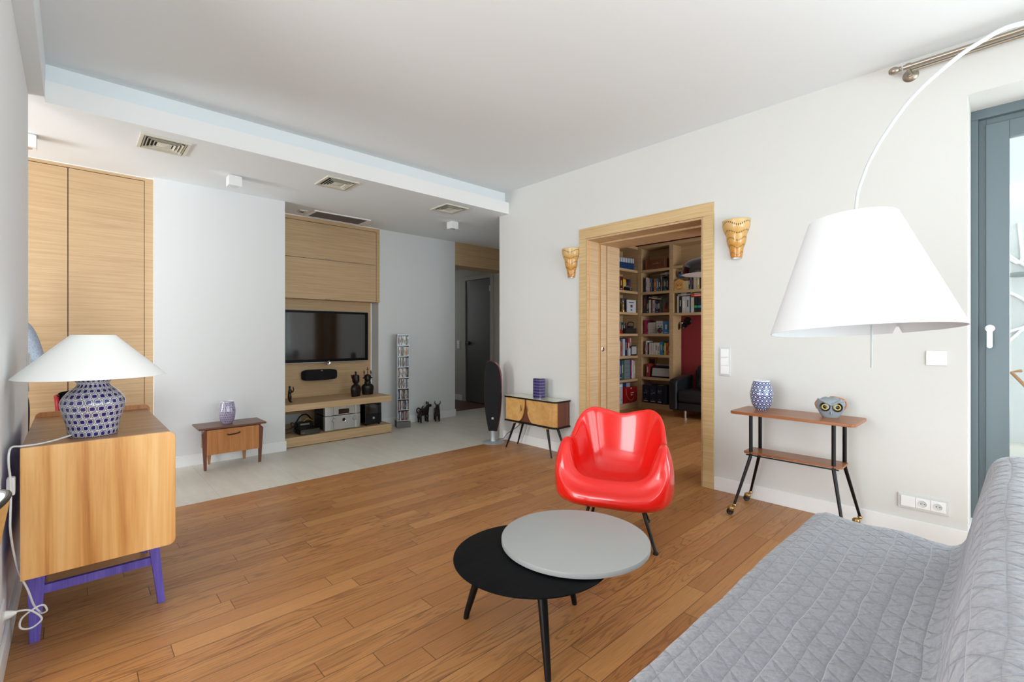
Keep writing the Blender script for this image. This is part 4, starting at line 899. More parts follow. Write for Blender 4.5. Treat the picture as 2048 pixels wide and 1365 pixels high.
# centre speaker
t = thing('centre_speaker', 'black rounded horizontal loudspeaker on the oak panel under the television', 'speaker', (2.4, 6.3, .70))
def barf(u, v):
    a = u * 2 * PI; cx, sx_ = math.cos(a), math.sin(a)
    w = .222 + .012 * math.sin(v * PI); d = (v)
    e = .2 if abs(cx) > .9 else .2
    X_ = w * math.copysign(abs(cx) ** .35, cx); Z_ = .072 * math.copysign(abs(sx_) ** .4, sx_)
    s = 1 - .10 * (d ** 3)
    return (2.395 + X_ * s, 6.318 - .10 * d - .012 * math.cos(X_ / w * PI / 2) * (1 if v > .7 else 0), .778 + Z_ * s)
mbb = MB().grid(barf, 48, 8, closeu=True); nn = len(mbb.v); mbb.f.append(tuple(range(nn - 48, nn))[::-1]); mbb.f.append(tuple(range(48)))
obj('cabinet', mbb, M['grille'], t, smooth=True)
obj('badge', MB().box(2.385, 2.405, 6.200, 6.21, .835, .842), M['steel'], t)
# hi-fi
def hifi(name, label, z0, z1, kind):
    tt = thing(name, label, 'receiver' if kind == 'rec' else 'disc player', (2.48, 5.9, z0))
    x0, x1, yf = 2.258, 2.712, 5.745; fz = z0 + .010
    obj('casing', MB().box(x0 + .006, x1 - .006, yf + .012, yf + .36, fz, z1 - .004), plain('casing_' + kind, '2a2b2c', .45, .3), tt, bevel=.003)
    obj('side_cheek', MB().prism([(x0, yf + .06), (x0, yf + .004), (x0 + .02, yf - .004), (x0 + .06, yf - .007), (x0 + .099, yf - .004), (x0 + .099, yf + .06)], 'z', fz, z1), M['silver'], tt)
    obj('side_cheek', MB().prism([(x1, yf + .06), (x1, yf + .004), (x1 - .02, yf - .004), (x1 - .055, yf - .007), (x1 - .078, yf - .004), (x1 - .078, yf + .06)], 'z', fz, z1), M['silver'], tt)
    fp = obj('front_panel', MB().box(x0 + .103, x1 - .080, yf, yf + .012, fz, z1), M['silver'], tt)
    Rx = Matrix.Rotation(PI / 2, 4, 'X')
    for x in (x0 + .045, x1 - .045): obj('foot', MB().lathe([(.001, z0), (.017, z0), (.018, fz + .001)], (x, yf + .03, 0), 16), M['chrome'], tt)
    obj('power_button', MB().lathe([(.001, .006), (.007, .006), (.008, 0)], (x0 + .082, yf - .005, fz + .018), 16, mat=Rx), M['silver'], tt)
    text('lettering', 'marantz', .016, Matrix.Translation((2.49, yf - .0005, z1 - .012)) @ FACES, M['white'], fp)
    if kind == 'rec':
        for x in (x0 + .108, x1 - .082): obj('knob', MB().lathe([(.001, .026), (.024, .026), (.027, .022), (.029, 0)], (x, yf, z1 - .050), 32, mat=Rx), M['steel'], tt, smooth=True)
        r = obj('porthole', MB().lathe([(.001, .002), (.020, .002), (.026, .004), (.027, 0)], (x0 + .236, yf, z1 - .058), 32, mat=Rx), M['chrome'], tt, smooth=True)
        obj('display', MB().lathe([(.001, .0045), (.019, .0045), (.020, .002)], (x0 + .236, yf, z1 - .058), 32, mat=Rx), plain('dark_display', '1a1012', .1), r)
        obj('flap', MB().box(x0 + .108, x1 - .085, yf - .003, yf, fz + .002, z1 - .095), M['silver'], tt, bevel=.001)
    else:
        d = obj('display_window', MB().box(x0 + .167, x1 - .150, yf - .0015, yf, z0 + .018, z1 - .034), M['piano'], tt)
        obj('disc_tray', MB().box(x0 + .167, x1 - .150, yf - .003, yf, z1 - .032, z1 - .027), M['steel'], tt)
        for k in range(3):
            for s in (x0 + .125, x1 - .125): obj('button', MB().box(s, s + .006, yf - .003, yf, z0 + .022 + k * .012, z0 + .028 + k * .012), M['steel'], tt)
    return tt
hifi('receiver', 'silver hi-fi receiver with two knobs and a round display on the low shelf', .117, .300, 'rec')
hifi('disc_player', 'silver disc player with a dark display stacked on the receiver', .300, .412, 'cd')
t = thing('subwoofer', 'black glossy subwoofer on the low shelf right of the silver hi-fi', 'speaker', (2.9, 5.95, .117))
obj('cabinet', MB().box(2.785, 3.020, 5.765, 6.10, .137, .402), M['piano'], t, bevel=.008)
obj('lower_grille', MB().box(2.790, 3.015, 5.758, 5.765, .142, .270), M['grille'], t, bevel=.002)
obj('badge', MB().box(2.888, 2.916, 5.754, 5.758, .198, .226), M['silver'], t, bevel=.001)
for x in (2.81, 2.995):
    for y in (5.79, 6.07): obj('foot', MB().lathe([(.001, .117), (.012, .117), (.014, .138)], (x, y, 0), 12), M['black'], t)
t = thing('set_top_box', 'flat black set top box with an orange light on the low shelf', 'box', (2.08, 5.85, .117))
obj('body', MB().box(1.960, 2.185, 5.725, 5.93, .122, .183), M['black'], t, bevel=.003)
obj('front', MB().box(1.962, 2.183, 5.721, 5.725, .125, .181), M['piano'], t)
obj('indicator', MB().box(2.152, 2.157, 5.7195, 5.721, .151, .155), plain('orange_light', 'e0602a', .3, emis=0.4), t)
obj('lettering', MB().box(1.975, 2.01, 5.7198, 5.721, .143, .147), M['steel'], t)
for x in (1.98, 2.165): obj('foot', MB().box(x - .01, x + .01, 5.74, 5.76, .117, .122), M['dark'], t)
t = thing('modem', 'small dark modem behind the black set top box', 'modem', (2.1, 6.05, .117))
obj('body', MB().box(2.02, 2.20, 5.99, 6.10, .117, .225), M['black'], t, bevel=.006)
obj('label_plate', MB().box(2.05, 2.16, 5.988, 5.99, .19, .21), M['edge'], t)
random.seed(3)
for k, (mt, lb) in enumerate(((M['black'], 'thick black cable looping behind the set top box'), (M['edge'], 'pale grey cable rising from the cable tangle'), (hexmat('b8a040'), 'thin yellow cable in the cable tangle'), (hexmat('2a5f9a'), 'short blue cable at the left of the cable tangle'), (hexmat('0d0d10'), 'thin black cable curling left of the set top box'), (hexmat('6a3a2c'), 'brown cable at the niche edge'))):
    base = [[(1.97, 5.98, .13), (2.0, 6.0, .22), (2.06, 6.02, .30), (2.14, 6.04, .31), (2.20, 6.06, .25), (2.24, 6.1, .20)], [(2.02, 6.0, .23), (2.08, 6.04, .31), (2.16, 6.07, .355), (2.235, 6.12, .36)], [(2.09, 5.99, .235), (2.12, 5.97, .27), (2.16, 5.98, .26), (2.19, 6.0, .235), (2.22, 6.02, .22)],
            [(1.93, 5.86, .15), (1.96, 5.9, .165), (1.985, 5.94, .16)], [(1.80, 5.9, .13), (1.88, 5.9, .17), (1.95, 5.93, .20), (1.965, 5.95, .23), (1.93, 5.96, .24), (1.94, 5.93, .19), (2.0, 5.96, .20)], [(1.76, 5.85, .125), (1.82, 5.88, .14), (1.88, 5.9, .135), (1.93, 5.95, .125)]][k]
    tag(obj('cable', MB().tube(smooth_path(base, 6), .005 if k else .008, 8), mt, smooth=True), lb, 'cable')
tag(obj('wall_outlet', MB().box(1.93, 2.17, 6.31, 6.32, .17, .29), M['plate'], bevel=.003), 'pale multiple socket plate on the oak panel behind the cables', 'socket')
# ------------------------------------------------------------------ busts and statuettes
def skin_mesh(name, joints, edges, mat, parent, sub=2, world=True):
    """one continuous body grown over joints {key: (x, y, z, r)}"""
    me = bpy.data.meshes.new(name); keys = list(joints); ix = {k: i for i, k in enumerate(keys)}; off = Vector(loc_of(parent))
    if not world: off = Vector((0, 0, 0))
    me.from_pydata([tuple(Vector(joints[k][:3]) - off) for k in keys], [(ix[a], ix[b]) for a, b in edges], [])
    o = bpy.data.objects.new(name, me); C.objects.link(o)
    md = o.modifiers.new('skin', 'SKIN'); md.use_smooth_shade = True
    for i, k in enumerate(keys):
        r = joints[k][3]; sv = me.skin_vertices[0].data[i]; sv.radius = r if isinstance(r, tuple) else (r, r); sv.use_root = (i == 0)
    m2 = o.modifiers.new('subdivision', 'SUBSURF'); m2.levels = sub; m2.render_levels = sub
    dg = bpy.context.evaluated_depsgraph_get(); nm = bpy.data.meshes.new_from_object(o.evaluated_get(dg)); nm.name = name
    C.objects.unlink(o); bpy.data.objects.remove(o)
    nm.materials.clear(); nm.materials.append(mat); nm.polygons.foreach_set('use_smooth', [True] * len(nm.polygons))
    o = bpy.data.objects.new(name, nm); C.objects.link(o)
    if parent is not None: o.parent = parent; o['_o'] = tuple(loc_of(parent))
    return o
def bust(cx, cy, z0, label, kind, rz):
    tt = thing('bust', label, 'sculpture', (cx, cy, z0), rz, 'dark carved busts on the oak shelf')
    def torso(u, v):
        a = u * 2 * PI; z = v * .162
        w = [.072, .075, .079, .082, .084, .080, .060, .026][min(7, int(v * 7.01))]; w2 = [.072, .075, .079, .082, .084, .080, .060, .026][min(7, int(v * 7.01) + 1)]
        f = v * 7 - int(v * 7); w = w + (w2 - w) * f
        return (w * math.cos(a), w * (.62 if v < .8 else .8) * math.sin(a), z)
    m_ = MB().grid(torso, 28, 21, closeu=True); m_.f.append(tuple(range(28)))
    obj('torso', m_, M['bronze'], tt, smooth=True, world=False)
    hm = MB().lathe([(.001, .125), (.024, .13), (.023, .15), (.024, .165), (.036, .178), (.044, .194), (.047, .213), (.045, .235), (.039, .252), (.022, .264), (.001, .268)], (0, 0, 0), 24, .92, 1.05)
    hm.ball((0, -.043, .207), .008, .8, 1, 1.6).ball((0, -.040, .190), .010, 1.3, .6, .5)
    for s in (-1, 1): hm.ball((s * .015, -.039, .217), .007, 1.3, .6, .7).ball((s * .039, .0, .207), .010, .5, .8, 1.3)
    obj('head', hm, M['bronze'], tt, smooth=True, world=False)
    if kind == 'tall':
        obj('neck_collar', MB().lathe([(.034, .140), (.042, .146), (.045, .165), (.041, .178), (.034, .180)], (0, 0, 0), 24), M['bronze'], tt, smooth=True, world=False)
        obj('cap', MB().lathe([(.044, .225), (.046, .238), (.040, .258), (.026, .272), (.001, .280)], (0, 0, 0), 24), M['bronze'], tt, smooth=True, world=False)
        obj('cross_finial', MB().tube([(0, 0, .27), (0, 0, .375)], .0045).tube([(-.016, 0, .342), (.016, 0, .342)], .005), M['bronze'], tt, world=False)
        for s in (-1, 1): obj('feather', MB().tube([(s * .045, 0, .225), (s * .047, 0, .27), (s * .046, 0, .30), (s * .045, 0, .33)], [.004, .004, .009, .003]), M['bronze'], tt, world=False)
        for s in (-1, 1): obj('ear_ornament', MB().ball((s * .052, 0, .225), .012, 1.2, .6, .8), M['bronze'], tt, world=False)
        for k in range(2): obj('bead_string', MB().tube([(.078 * math.sin(a) * (1 - .1 * k), -.052 * math.cos(a) - .004, .115 - .035 * k - .03 * math.cos(a)) for a in [(-.9 + i * .15) for i in range(13)]], .004), M['bronze'], tt, world=False)
    else:
        obj('headdress', MB().lathe([(.048, .232), (.049, .245), (.047, .262), (.046, .276), (.03, .282), (.001, .283)], (0, .006, 0), 20, .95, 1.1), M['bronze'], tt, smooth=True, world=False)
        obj('plume', MB().tube([(0, 0, .28), (0, 0, .325)], [.010, .006]).tube([(-.012, 0, .29), (-.02, 0, .315)], [.005, .003]).tube([(.012, 0, .29), (.016, 0, .318)], [.005, .003]).tube([(0, .008, .29), (-.004, .01, .335)], [.005, .003]), M['bronze'], tt, world=False)
        obj('hair_loop', MB().tube([(-.040, .02, .25), (-.058, .024, .262), (-.066, .024, .275), (-.060, .024, .285), (-.050, .022, .275)], .004), M['bronze'], tt, world=False)
        obj('neck_ring', MB().lathe([(.028, .140), (.034, .146), (.028, .152)], (0, 0, 0), 20), M['bronze'], tt, smooth=True, world=False)
bust(2.735, 5.93, .497, 'dark carved bust with a plumed headdress on the oak shelf', 'plume', math.radians(28))
bust(2.935, 6.0, .497, 'dark carved bust with a cross and feathers on its cap, beside the oak niche edge', 'tall', math.radians(-12))
t = thing('statuette', 'slim dark standing statuette on the oak shelf at the left edge of the niche', 'sculpture', (1.915, 5.90, .497))
skin_mesh('figure', dict(h=(-.02, 0, .20, .018), n=(-.02, 0, .17, .008), c=(-.02, 0, .145, .024), w=(-.02, 0, .10, .018), s=(-.02, 0, .07, .026), f=(-.015, 0, .01, .014), a=(.012, -.01, .12, .008), b=(.02, -.02, .155, .007), b2=(.012, -.02, .19, .006), ft=(.01, -.01, .006, .006)),
          [('c', 'n'), ('n', 'h'), ('c', 'w'), ('w', 's'), ('s', 'f'), ('c', 'a'), ('a', 'b'), ('b', 'b2'), ('f', 'ft')], M['bronze'], t, world=False)
# bronze dogs
def dog(cx, cy, rz, label, kind):
    tt = thing('dog_figure', label, 'sculpture', (cx, cy, 0), rz, 'dark bronze animal figures on the tiles')
    J = dict(b=(-.03, 0, .155, .040), r=(-.085, 0, .150, .042), ch=(.045, 0, .165, .044), nk=(.062, 0, .215, .030), hd=(.075, 0, .255, .034), mz=(.115, 0, .245, .024), ns=(.138, 0, .240, .022))
    Ed = [('b', 'r'), ('b', 'ch'), ('ch', 'nk'), ('nk', 'hd'), ('hd', 'mz'), ('mz', 'ns')]
    for s, n in ((1, 'l'), (-1, 'q')):
        J.update({'fh' + n: (.048, s * .024, .115, .021), 'fk' + n: (.045, s * .026, .06, .016), 'fa' + n: (.047, s * .026, .018, .015), 'fp' + n: (.066, s * .026, .011, .011)})
        Ed += [('ch', 'fh' + n), ('fh' + n, 'fk' + n), ('fk' + n, 'fa' + n), ('fa' + n, 'fp' + n)]
        J.update({'hh' + n: (-.085, s * .026, .108, .024), 'hk' + n: (-.078, s * .028, .06, .016), 'ha' + n: (-.080, s * .028, .018, .015), 'hp' + n: (-.060, s * .028, .011, .011)})
        Ed += [('r', 'hh' + n), ('hh' + n, 'hk' + n), ('hk' + n, 'ha' + n), ('ha' + n, 'hp' + n)]
    o = skin_mesh('body', J, Ed, M['bronze'], tt, world=False)
    for s in (-1, 1):
        if kind == 'long': obj('horn', MB().tube([(.07, s * .026, .265), (.072, s * .042, .29), (.070, s * .038, .322)], [.010, .008, .003]), M['bronze'], tt, world=False, smooth=True)
        else: obj('ear', MB().ball((.06, s * .020, .288), .016, .6, .9, 1.5), M['bronze'], tt, world=False, smooth=True)
        obj('eye', MB().ball((.092, s * .026, .262), .006), M['bronze'], tt, world=False)
    obj('tail', MB().tube(smooth_path([(-.11, 0, .155), (-.13, 0, .185), (-.125, 0, .215), (-.10, 0, .228), (-.075, 0, .21), (-.055, 0, .20), (-.03, 0, .225), (-.015, 0, .252)], 4), [.010] * 28 + [.007], 10), M['bronze'], tt, world=False, smooth=True)
dog(3.825, 5.99, math.radians(4), 'dark bronze dog figure in profile with a curled tail on the tiles', 'ear')
dog(4.030, 5.95, math.radians(-118), 'dark bronze horned animal figure facing the room beside the dog figure', 'long')
# ------------------------------------------------------------------ CD rack
rx0, rx1, ryf, ryb = 3.340, 3.498, 5.86, 6.01
t = thing('cd_rack', 'tall narrow aluminium rack of discs on a dark base', 'rack', (3.42, 5.95, 0))
obj('base', MB().box(rx0 - .015, rx1 + .020, ryf - .022, ryb + .03, 0, .085), M['concrete'], t, bevel=.003)
obj('side_rail', MB().box(rx0 - .004, rx0 + .003, ryf - .005, ryb, .085, 1.317), M['alu'], t)
obj('side_rail', MB().box(rx1 - .004, rx1 + .002, ryf - .005, ryb, .085, 1.317), M['alu'], t)
obj('back_plate', MB().box(rx0, rx1, ryb, ryb + .006, .085, 1.317), M['alu'], t)
obj('top_plate', MB().box(rx0, rx1, ryf, ryb, 1.302, 1.312), M['alu'], t)
TZ = [1.162, 1.022, .865, .709, .558, .407, .254, .103]
TZ = [.103 + .1515 * (7 - k) for k in range(8)]
for z in TZ: obj('shelf', MB().box(rx0 + .003, rx1 - .004, ryf - .004, ryb, z - .008, z), M['alu'], t)
CN = {'w': ('white', 'd6d6d2'), 'c': ('cream', 'cfc6b2'), 'g': ('grey', '6c6c6a'), 'd': ('dark grey', '46464a'), 'k': ('black', '17171b'), 'r': ('red', '8c3c44'), 'o': ('orange', 'd88426'), 'b': ('blue', '26366c'), 'l': ('light blue', '7f98ae'), 't': ('teal', '2f7488'), 'p': ('pink', 'c08c90'), 'n': ('brown', '6a4a3c'), 'v': ('violet', '6e5c86'), 's': ('sand', 'a89a7c')}
TI = ['plcdwcwgdw', 'nwpgdscogw', 'twdcgdwrtl', 'rswwvwcskk', 'stcrwdwldw', 'bbwsdndcgd', 'dpnwlgdbwn', 'gvwbnrpdgs']
ORD = ['first', 'second', 'third', 'fourth', 'fifth', 'sixth', 'seventh', 'eighth', 'ninth', 'tenth', 'eleventh', 'twelfth', 'thirteenth', 'fourteenth', 'fifteenth', 'sixteenth']
for k, row in enumerate(TI):
    x = rx0 + .0055
    for j, ch in enumerate(row):
        nm, hx = CN[ch]; w = .0134
        o = thing('cd_case', '%s disc case, %s from the left on the %s tier of the rack' % (nm, ORD[j], ORD[k]), 'disc case', (x, ryf, TZ[k]), 0, 'disc cases in the aluminium rack')
        obj('case', MB().box(x + .0006, x + w - .0006, ryf + .001, ryf + .14, TZ[k] + .0004, TZ[k] + .1245), hexmat(hx, .25), o)
        obj('spine_label', MB().box(x + .003, x + w - .003, ryf + .0003, ryf + .001, TZ[k] + .02 + .01 * (j % 3), TZ[k] + .10 - .012 * (j % 4)), hexmat(('55555a', 'a8a6a0', '6a5c5a', '8a9098')[(j * 7 + k * 3) % 4]), o)
        x += w + .0012
Rr = Matrix.Rotation(math.radians(-21), 3, 'Z'); pv = Vector((3.42, 5.90, 0))     # the rack stands slightly turned
for o in list(C.objects):
    if o.parent is None and o.get('category') in ('rack', 'disc case'):
        o.location = pv + Rr @ (Vector(o.location) - pv); o.rotation_euler = (0, 0, math.radians(-21))
# ------------------------------------------------------------------ tall slim loudspeaker
t = thing('tower_speaker', 'tall slim black loudspeaker on a round silver foot at the wall corner', 'speaker', (3.755, 4.30, 0))
sc_ = Vector((3.725, 4.30, 0)); fw = Vector((-.80, -.60, 0)).normalized(); sd = Vector((-fw.y, fw.x, 0))
outl = smooth_path([(0, -.052, .145), (0, -.085, .33), (0, -.103, .56), (0, -.100, .78), (0, -.082, .89), (0, -.055, .945), (0, -.008, .982), (0, .038, .992), (0, .074, .968), (0, .090, .90), (0, .103, .72), (0, .104, .50), (0, .082, .30), (0, .052, .145)], 6)
def spk(d0, d1, grow):
    m_ = MB(); n = len(outl); vs = []
    for d in (d0, d1):
        for p in outl:
            c = Vector((0, 0, .56)); q = Vector((0, p.y * grow, .56 + (p.z - .56) * (1 + (grow - 1) * .25)))
            w = sc_ + sd * -q.y + fw * d; vs.append((w.x, w.y, q.z))
    fs = [tuple(range(n)), tuple(range(n, 2 * n))[::-1]] + [(i, (i + 1) % n, n + (i + 1) % n, n + i) for i in range(n)]
    return m_.add(vs, fs)
obj('cabinet', spk(-.03, .022, 1.03), hexmat('8a1c20', .2), t, bevel=.006)
obj('cloth_front', spk(.022, .034, .985), M['grille'], t, bevel=.004)
bp = sc_ + fw * .036
obj('badge', MB().box(-.012, .012, -.001, .001, -.012, .012, Matrix.Translation((bp.x, bp.y, .30)) @ Matrix.Rotation(math.atan2(sd.y, sd.x), 4, 'Z')), M['silver'], t)
obj('neck', MB().lathe([(.04, .012), (.032, .03), (.030, .10), (.034, .155)], (sc_.x, sc_.y, 0), 28), M['alu'], t, smooth=True)
obj('foot', MB().lathe([(.001, 0), (.135, 0), (.138, .006), (.12, .016), (.04, .022), (.001, .022)], (sc_.x, sc_.y, 0), 48), M['alu'], t, smooth=True)
obj('speaker_cable', MB().tube(smooth_path([(3.80, 4.30, .03), (3.845, 4.25, .04), (3.86, 4.2, .10), (3.88, 4.15, .14), (3.93, 4.10, .19), (3.955, 4.06, .24)], 6), .004, 8), hexmat('6e3028'), t, smooth=True)
tag(obj('cable_clip', MB().box(3.935, 3.957, 4.02, 4.08, .235, .262), M['brass'], bevel=.003), 'brass coloured cable plate on the wall behind the two door cabinet', 'cable plate')
# ------------------------------------------------------------------ person and red chair in the dining corner
t = thing('person', 'person in grey knitted jumper and black trousers, arms folded, mostly hidden behind the left wall', 'person', (-.47, 5.02, 0))
px, py = -.425, 5.04
J = dict(pel=(px, py, .93, (.145, .105)), wst=(px, py, 1.05, (.135, .10)), cst=(px, py + .01, 1.25, (.155, .11)), nkb=(px, py + .01, 1.40, (.08, .07)), nk=(px, py + .005, 1.46, (.050, .052)), ch=(px, py - .022, 1.515, (.056, .066)), hd=(px, py - .008, 1.585, (.078, .096)), ht=(px, py + .005, 1.655, (.078, .094)), tp=(px, py + .01, 1.69, (.055, .065)))
Ed = [('pel', 'wst'), ('wst', 'cst'), ('cst', 'nkb'), ('nkb', 'nk'), ('nk', 'ch'), ('ch', 'hd'), ('hd', 'ht'), ('ht', 'tp')]
for s, n in ((1, 'r'), (-1, 'l')):
    J.update({'hp' + n: (px + s * .11, py, .87, .09), 'kn' + n: (px + s * .115, py - .02, .48, .062), 'an' + n: (px + s * .10, py, .09, .038), 'to' + n: (px + s * .11, py - .14, .035, .032),
              'sh' + n: (px + s * .155, py + .01, 1.35, .058), 'el' + n: (px + s * .235, py - .03, 1.07, .044), 'wr' + n: (px + s * .02, py - .20, 1.06 + s * .03, .030), 'ha' + n: (px - s * .06, py - .19, 1.08 + s * .03, (.034, .018))})
    Ed += [('pel', 'hp' + n), ('hp' + n, 'kn' + n), ('kn' + n, 'an' + n), ('an' + n, 'to' + n), ('nkb', 'sh' + n), ('sh' + n, 'el' + n), ('el' + n, 'wr' + n), ('wr' + n, 'ha' + n)]
    for i, (dy, dl) in enumerate(((.026, .055), (.010, .065), (-.006, .062), (-.022, .05))):
        J.update({'f%d' % i + n: (px - s * (.06 + dl * .6), py - .19 + .0, 1.08 + s * .03 + dy * .9, .0085), 'g%d' % i + n: (px - s * (.06 + dl), py - .175, 1.08 + s * .03 + dy, .008)})
        Ed += [('ha' + n, 'f%d' % i + n), ('f%d' % i + n, 'g%d' % i + n)]
skin_mesh('body', J, Ed, M['skin'], t)
def grow(keys, extra, edges, name, mat):
    JJ = {k: J[k] for k in keys}; JJ = {k: (v[0], v[1], v[2], tuple(a + extra for a in (v[3] if isinstance(v[3], tuple) else (v[3], v[3])))) for k, v in JJ.items()}
    skin_mesh(name, JJ, [e for e in edges if e[0] in JJ and e[1] in JJ], mat, t)
J['hem'] = (px, py, .86, (.150, .112)); J['chs'] = (px, py + .01, 1.33, (.15, .10)); Ed2 = Ed + [('pel', 'hem')]
grow(['nkb', 'shr', 'elr', 'wrr', 'shl', 'ell', 'wrl'], .018, Ed, 'jumper_sleeves', M['jumper'])
rg = smooth_path([(.190, .88, .146), (.188, .93, .146), (.172, 1.06, .134), (.172, 1.20, .134), (.184, 1.31, .130), (.160, 1.375, .112), (.105, 1.42, .088), (.066, 1.45, .068)], 4)
obj('jumper', MB().grid(lambda u, v: (lambda q: (px + q.x * math.cos(2 * PI * u), py + .008 + q.z * math.sin(2 * PI * u), q.y))(rg[min(int(round(v * (len(rg) - 1))), len(rg) - 1)]), 36, len(rg) - 1, closeu=True), M['jumper'], t, smooth=True, angle=0)
J['pel'] = (px, py, .90, (.125, .095))
for n_ in 'rl': J['hp' + n_] = (J['hp' + n_][0], py, .80, .088)
grow(['pel', 'hpr', 'knr', 'anr', 'hpl', 'knl', 'anl'], .016, Ed, 'trousers', M['trouser'])
obj('hair', MB().lathe([(.084, 1.655), (.092, 1.668), (.090, 1.70), (.07, 1.735), (.035, 1.752), (.001, 1.756)], (px, py + .014, 0), 28, .95, 1.12).grid(lambda u, v: (px + (.080 + .006 * math.sin(v * PI)) * math.cos(PI * u), py + .008 + .098 * math.sin(PI * u), 1.50 + .17 * v), 20, 6), M['hair'], t, smooth=True)
fc = MB().ball((px, py - .098, 1.575), .011, .8, 1.2, 1.7); obj('nose', fc, M['skin'], t, smooth=True)
for s in (-1, 1):
    ee = obj('eye', MB().ball((px + s * .029, py - .080, 1.605), .011, 1.2, .9, .7), M['white'], t, smooth=True); obj('iris', MB().ball((px + s * .029, py - .089, 1.605), .0045), M['hair'], ee, smooth=True)
    obj('eyebrow', MB().tube([(px + s * .014, py - .092, 1.624), (px + s * .03, py - .091, 1.628), (px + s * .045, py - .082, 1.622)], .003, 6), M['hair'], t, smooth=True)
    obj('ear', MB().ball((px + s * .074, py - .005, 1.59), .022, .35, .8, 1.3), M['skin'], t, smooth=True)
    obj('shoe', MB().ball((px + s * .105, py - .05, .04), .05, .85, 2.4, .75), M['black'], t, smooth=True)
obj('mouth', MB().ball((px, py - .083, 1.538), .016, 1.3, .4, .35), hexmat('9a5a50'), t, smooth=True)
t = thing('red_chair', 'red leather tub chair with a black inner back behind the lamp', 'chair', (.09, 5.12, 0))
def rb(off, zt):
    def f(u, v):
        a = math.radians(-200 + 220 * u); r = .165 + off + .03 * v; dip = .02 * math.sin(u * PI)
        return (.09 + r * math.cos(a), 5.12 - r * math.sin(a) * .9 * -1 * -1, .40 + (zt + dip - .40) * v)
    return f
sh_ = obj('back_shell', MB().grid(rb(0.0, .82), 30, 6), M['redleather'], t, smooth=True, angle=0)
so = sh_.modifiers.new('thickness', 'SOLIDIFY'); so.thickness = .02
obj('inner_pad', MB().grid(rb(-.024, .835), 30, 6), M['black'], t, smooth=True, angle=0)
obj('seat', MB().lathe([(.001, .40), (.14, .40), (.155, .43), (.14, .47), (.001, .475)], (.09, 5.12, 0), 28), M['black'], t, smooth=True)
for sx, sy in ((1, 1), (1, -1), (-1, 1), (-1, -1)): obj('leg', MB().tube([(.09 + sx * .10, 5.12 + sy * .10, .40), (.09 + sx * .14, 5.12 + sy * .14, 0)], [.014, .010]), M['black'], t)
# ------------------------------------------------------------------ library bookcases
XB, YA = 7.50, 4.65
ZA = [2.479, 2.095, 1.713, 1.331, .935, .517, .094]; ZB = [2.474, 2.078, 1.699, 1.329, .959, .554, .094]
t = thing('bookcase', 'oak bookcase on the left of the library corner', 'bookcase', (6.9, 4.8, 0))
obj('back_panel', MB().box(6.2, 7.5, 4.96, 4.975, .0, 2.91), M['oak_shelf'], t)
obj('side_panel', MB().box(6.2, 6.24, YA, 4.96, 0, 2.91), M['oak_shelf'], t); obj('side_panel', MB().box(7.505, 7.545, YA, 4.96, 0, 2.91), M['oak_shelf'], t)
for z in ZA[:-1]: obj('shelf', MB().box(6.24, 7.505, YA, 4.96, z - .043, z), M['oak'], t)
obj('bottom_shelf', MB().box(6.24, 7.505, YA, 4.96, .052, .094), M['oak'], t); obj('plinth', MB().box(6.24, 7.505, YA + .012, 4.96, 0, .052), M['oak'], t)
obj('top_board', MB().box(6.24, 7.505, YA, 4.96, 2.86, 2.91), M['oak'], t)
t = thing('bookcase', 'tall oak bookcase on the red wall to the right of the library corner', 'bookcase', (7.65, 4.0, 0))
ye = 4.57; yc = 3.995; yr = 1.75
obj('corner_post', MB().box(XB, 7.548, 4.572, 4.648, 0, 2.915), M['oak_shelf'], t)
obj('side_panel', MB().box(7.55, 7.79, 4.572, 4.60, 0, 2.91), M['oak_shelf'], t)
obj('back_panel', MB().box(7.79, 7.805, yc, 4.60, 0, 2.91).box(7.79, 7.805, yr, yc, 1.69, 2.91), M['oak_shelf'], t)
obj('side_panel', MB().box(XB, 7.79, yc - .035, yc + .035, 0, 2.91), M['oak_shelf'], t)
obj('side_panel', MB().box(XB, 7.79, yr - .07, yr, 0, 2.91), M['oak_shelf'], t)
for z in ZB[:-1]: obj('shelf', MB().box(XB, 7.79, yc + .035, ye, z - .043, z), M['oak_shelf'], t)
obj('bottom_shelf', MB().box(XB, 7.79, yc + .035, ye, .052, .094), M['oak_shelf'], t); obj('plinth', MB().box(XB + .012, 7.79, yc + .035, ye, 0, .052), M['oak_shelf'], t)
for z in (2.489, 2.066, 1.683): obj('shelf', MB().box(XB, 7.79, yr, yc - .035, z - .043, z), M['oak_shelf'], t)
obj('top_board', MB().box(XB, 7.79, yc + .035, ye, 2.86, 2.915).box(XB, 7.79, yr, yc - .035, 2.86, 2.915), M['oak_shelf'], t)
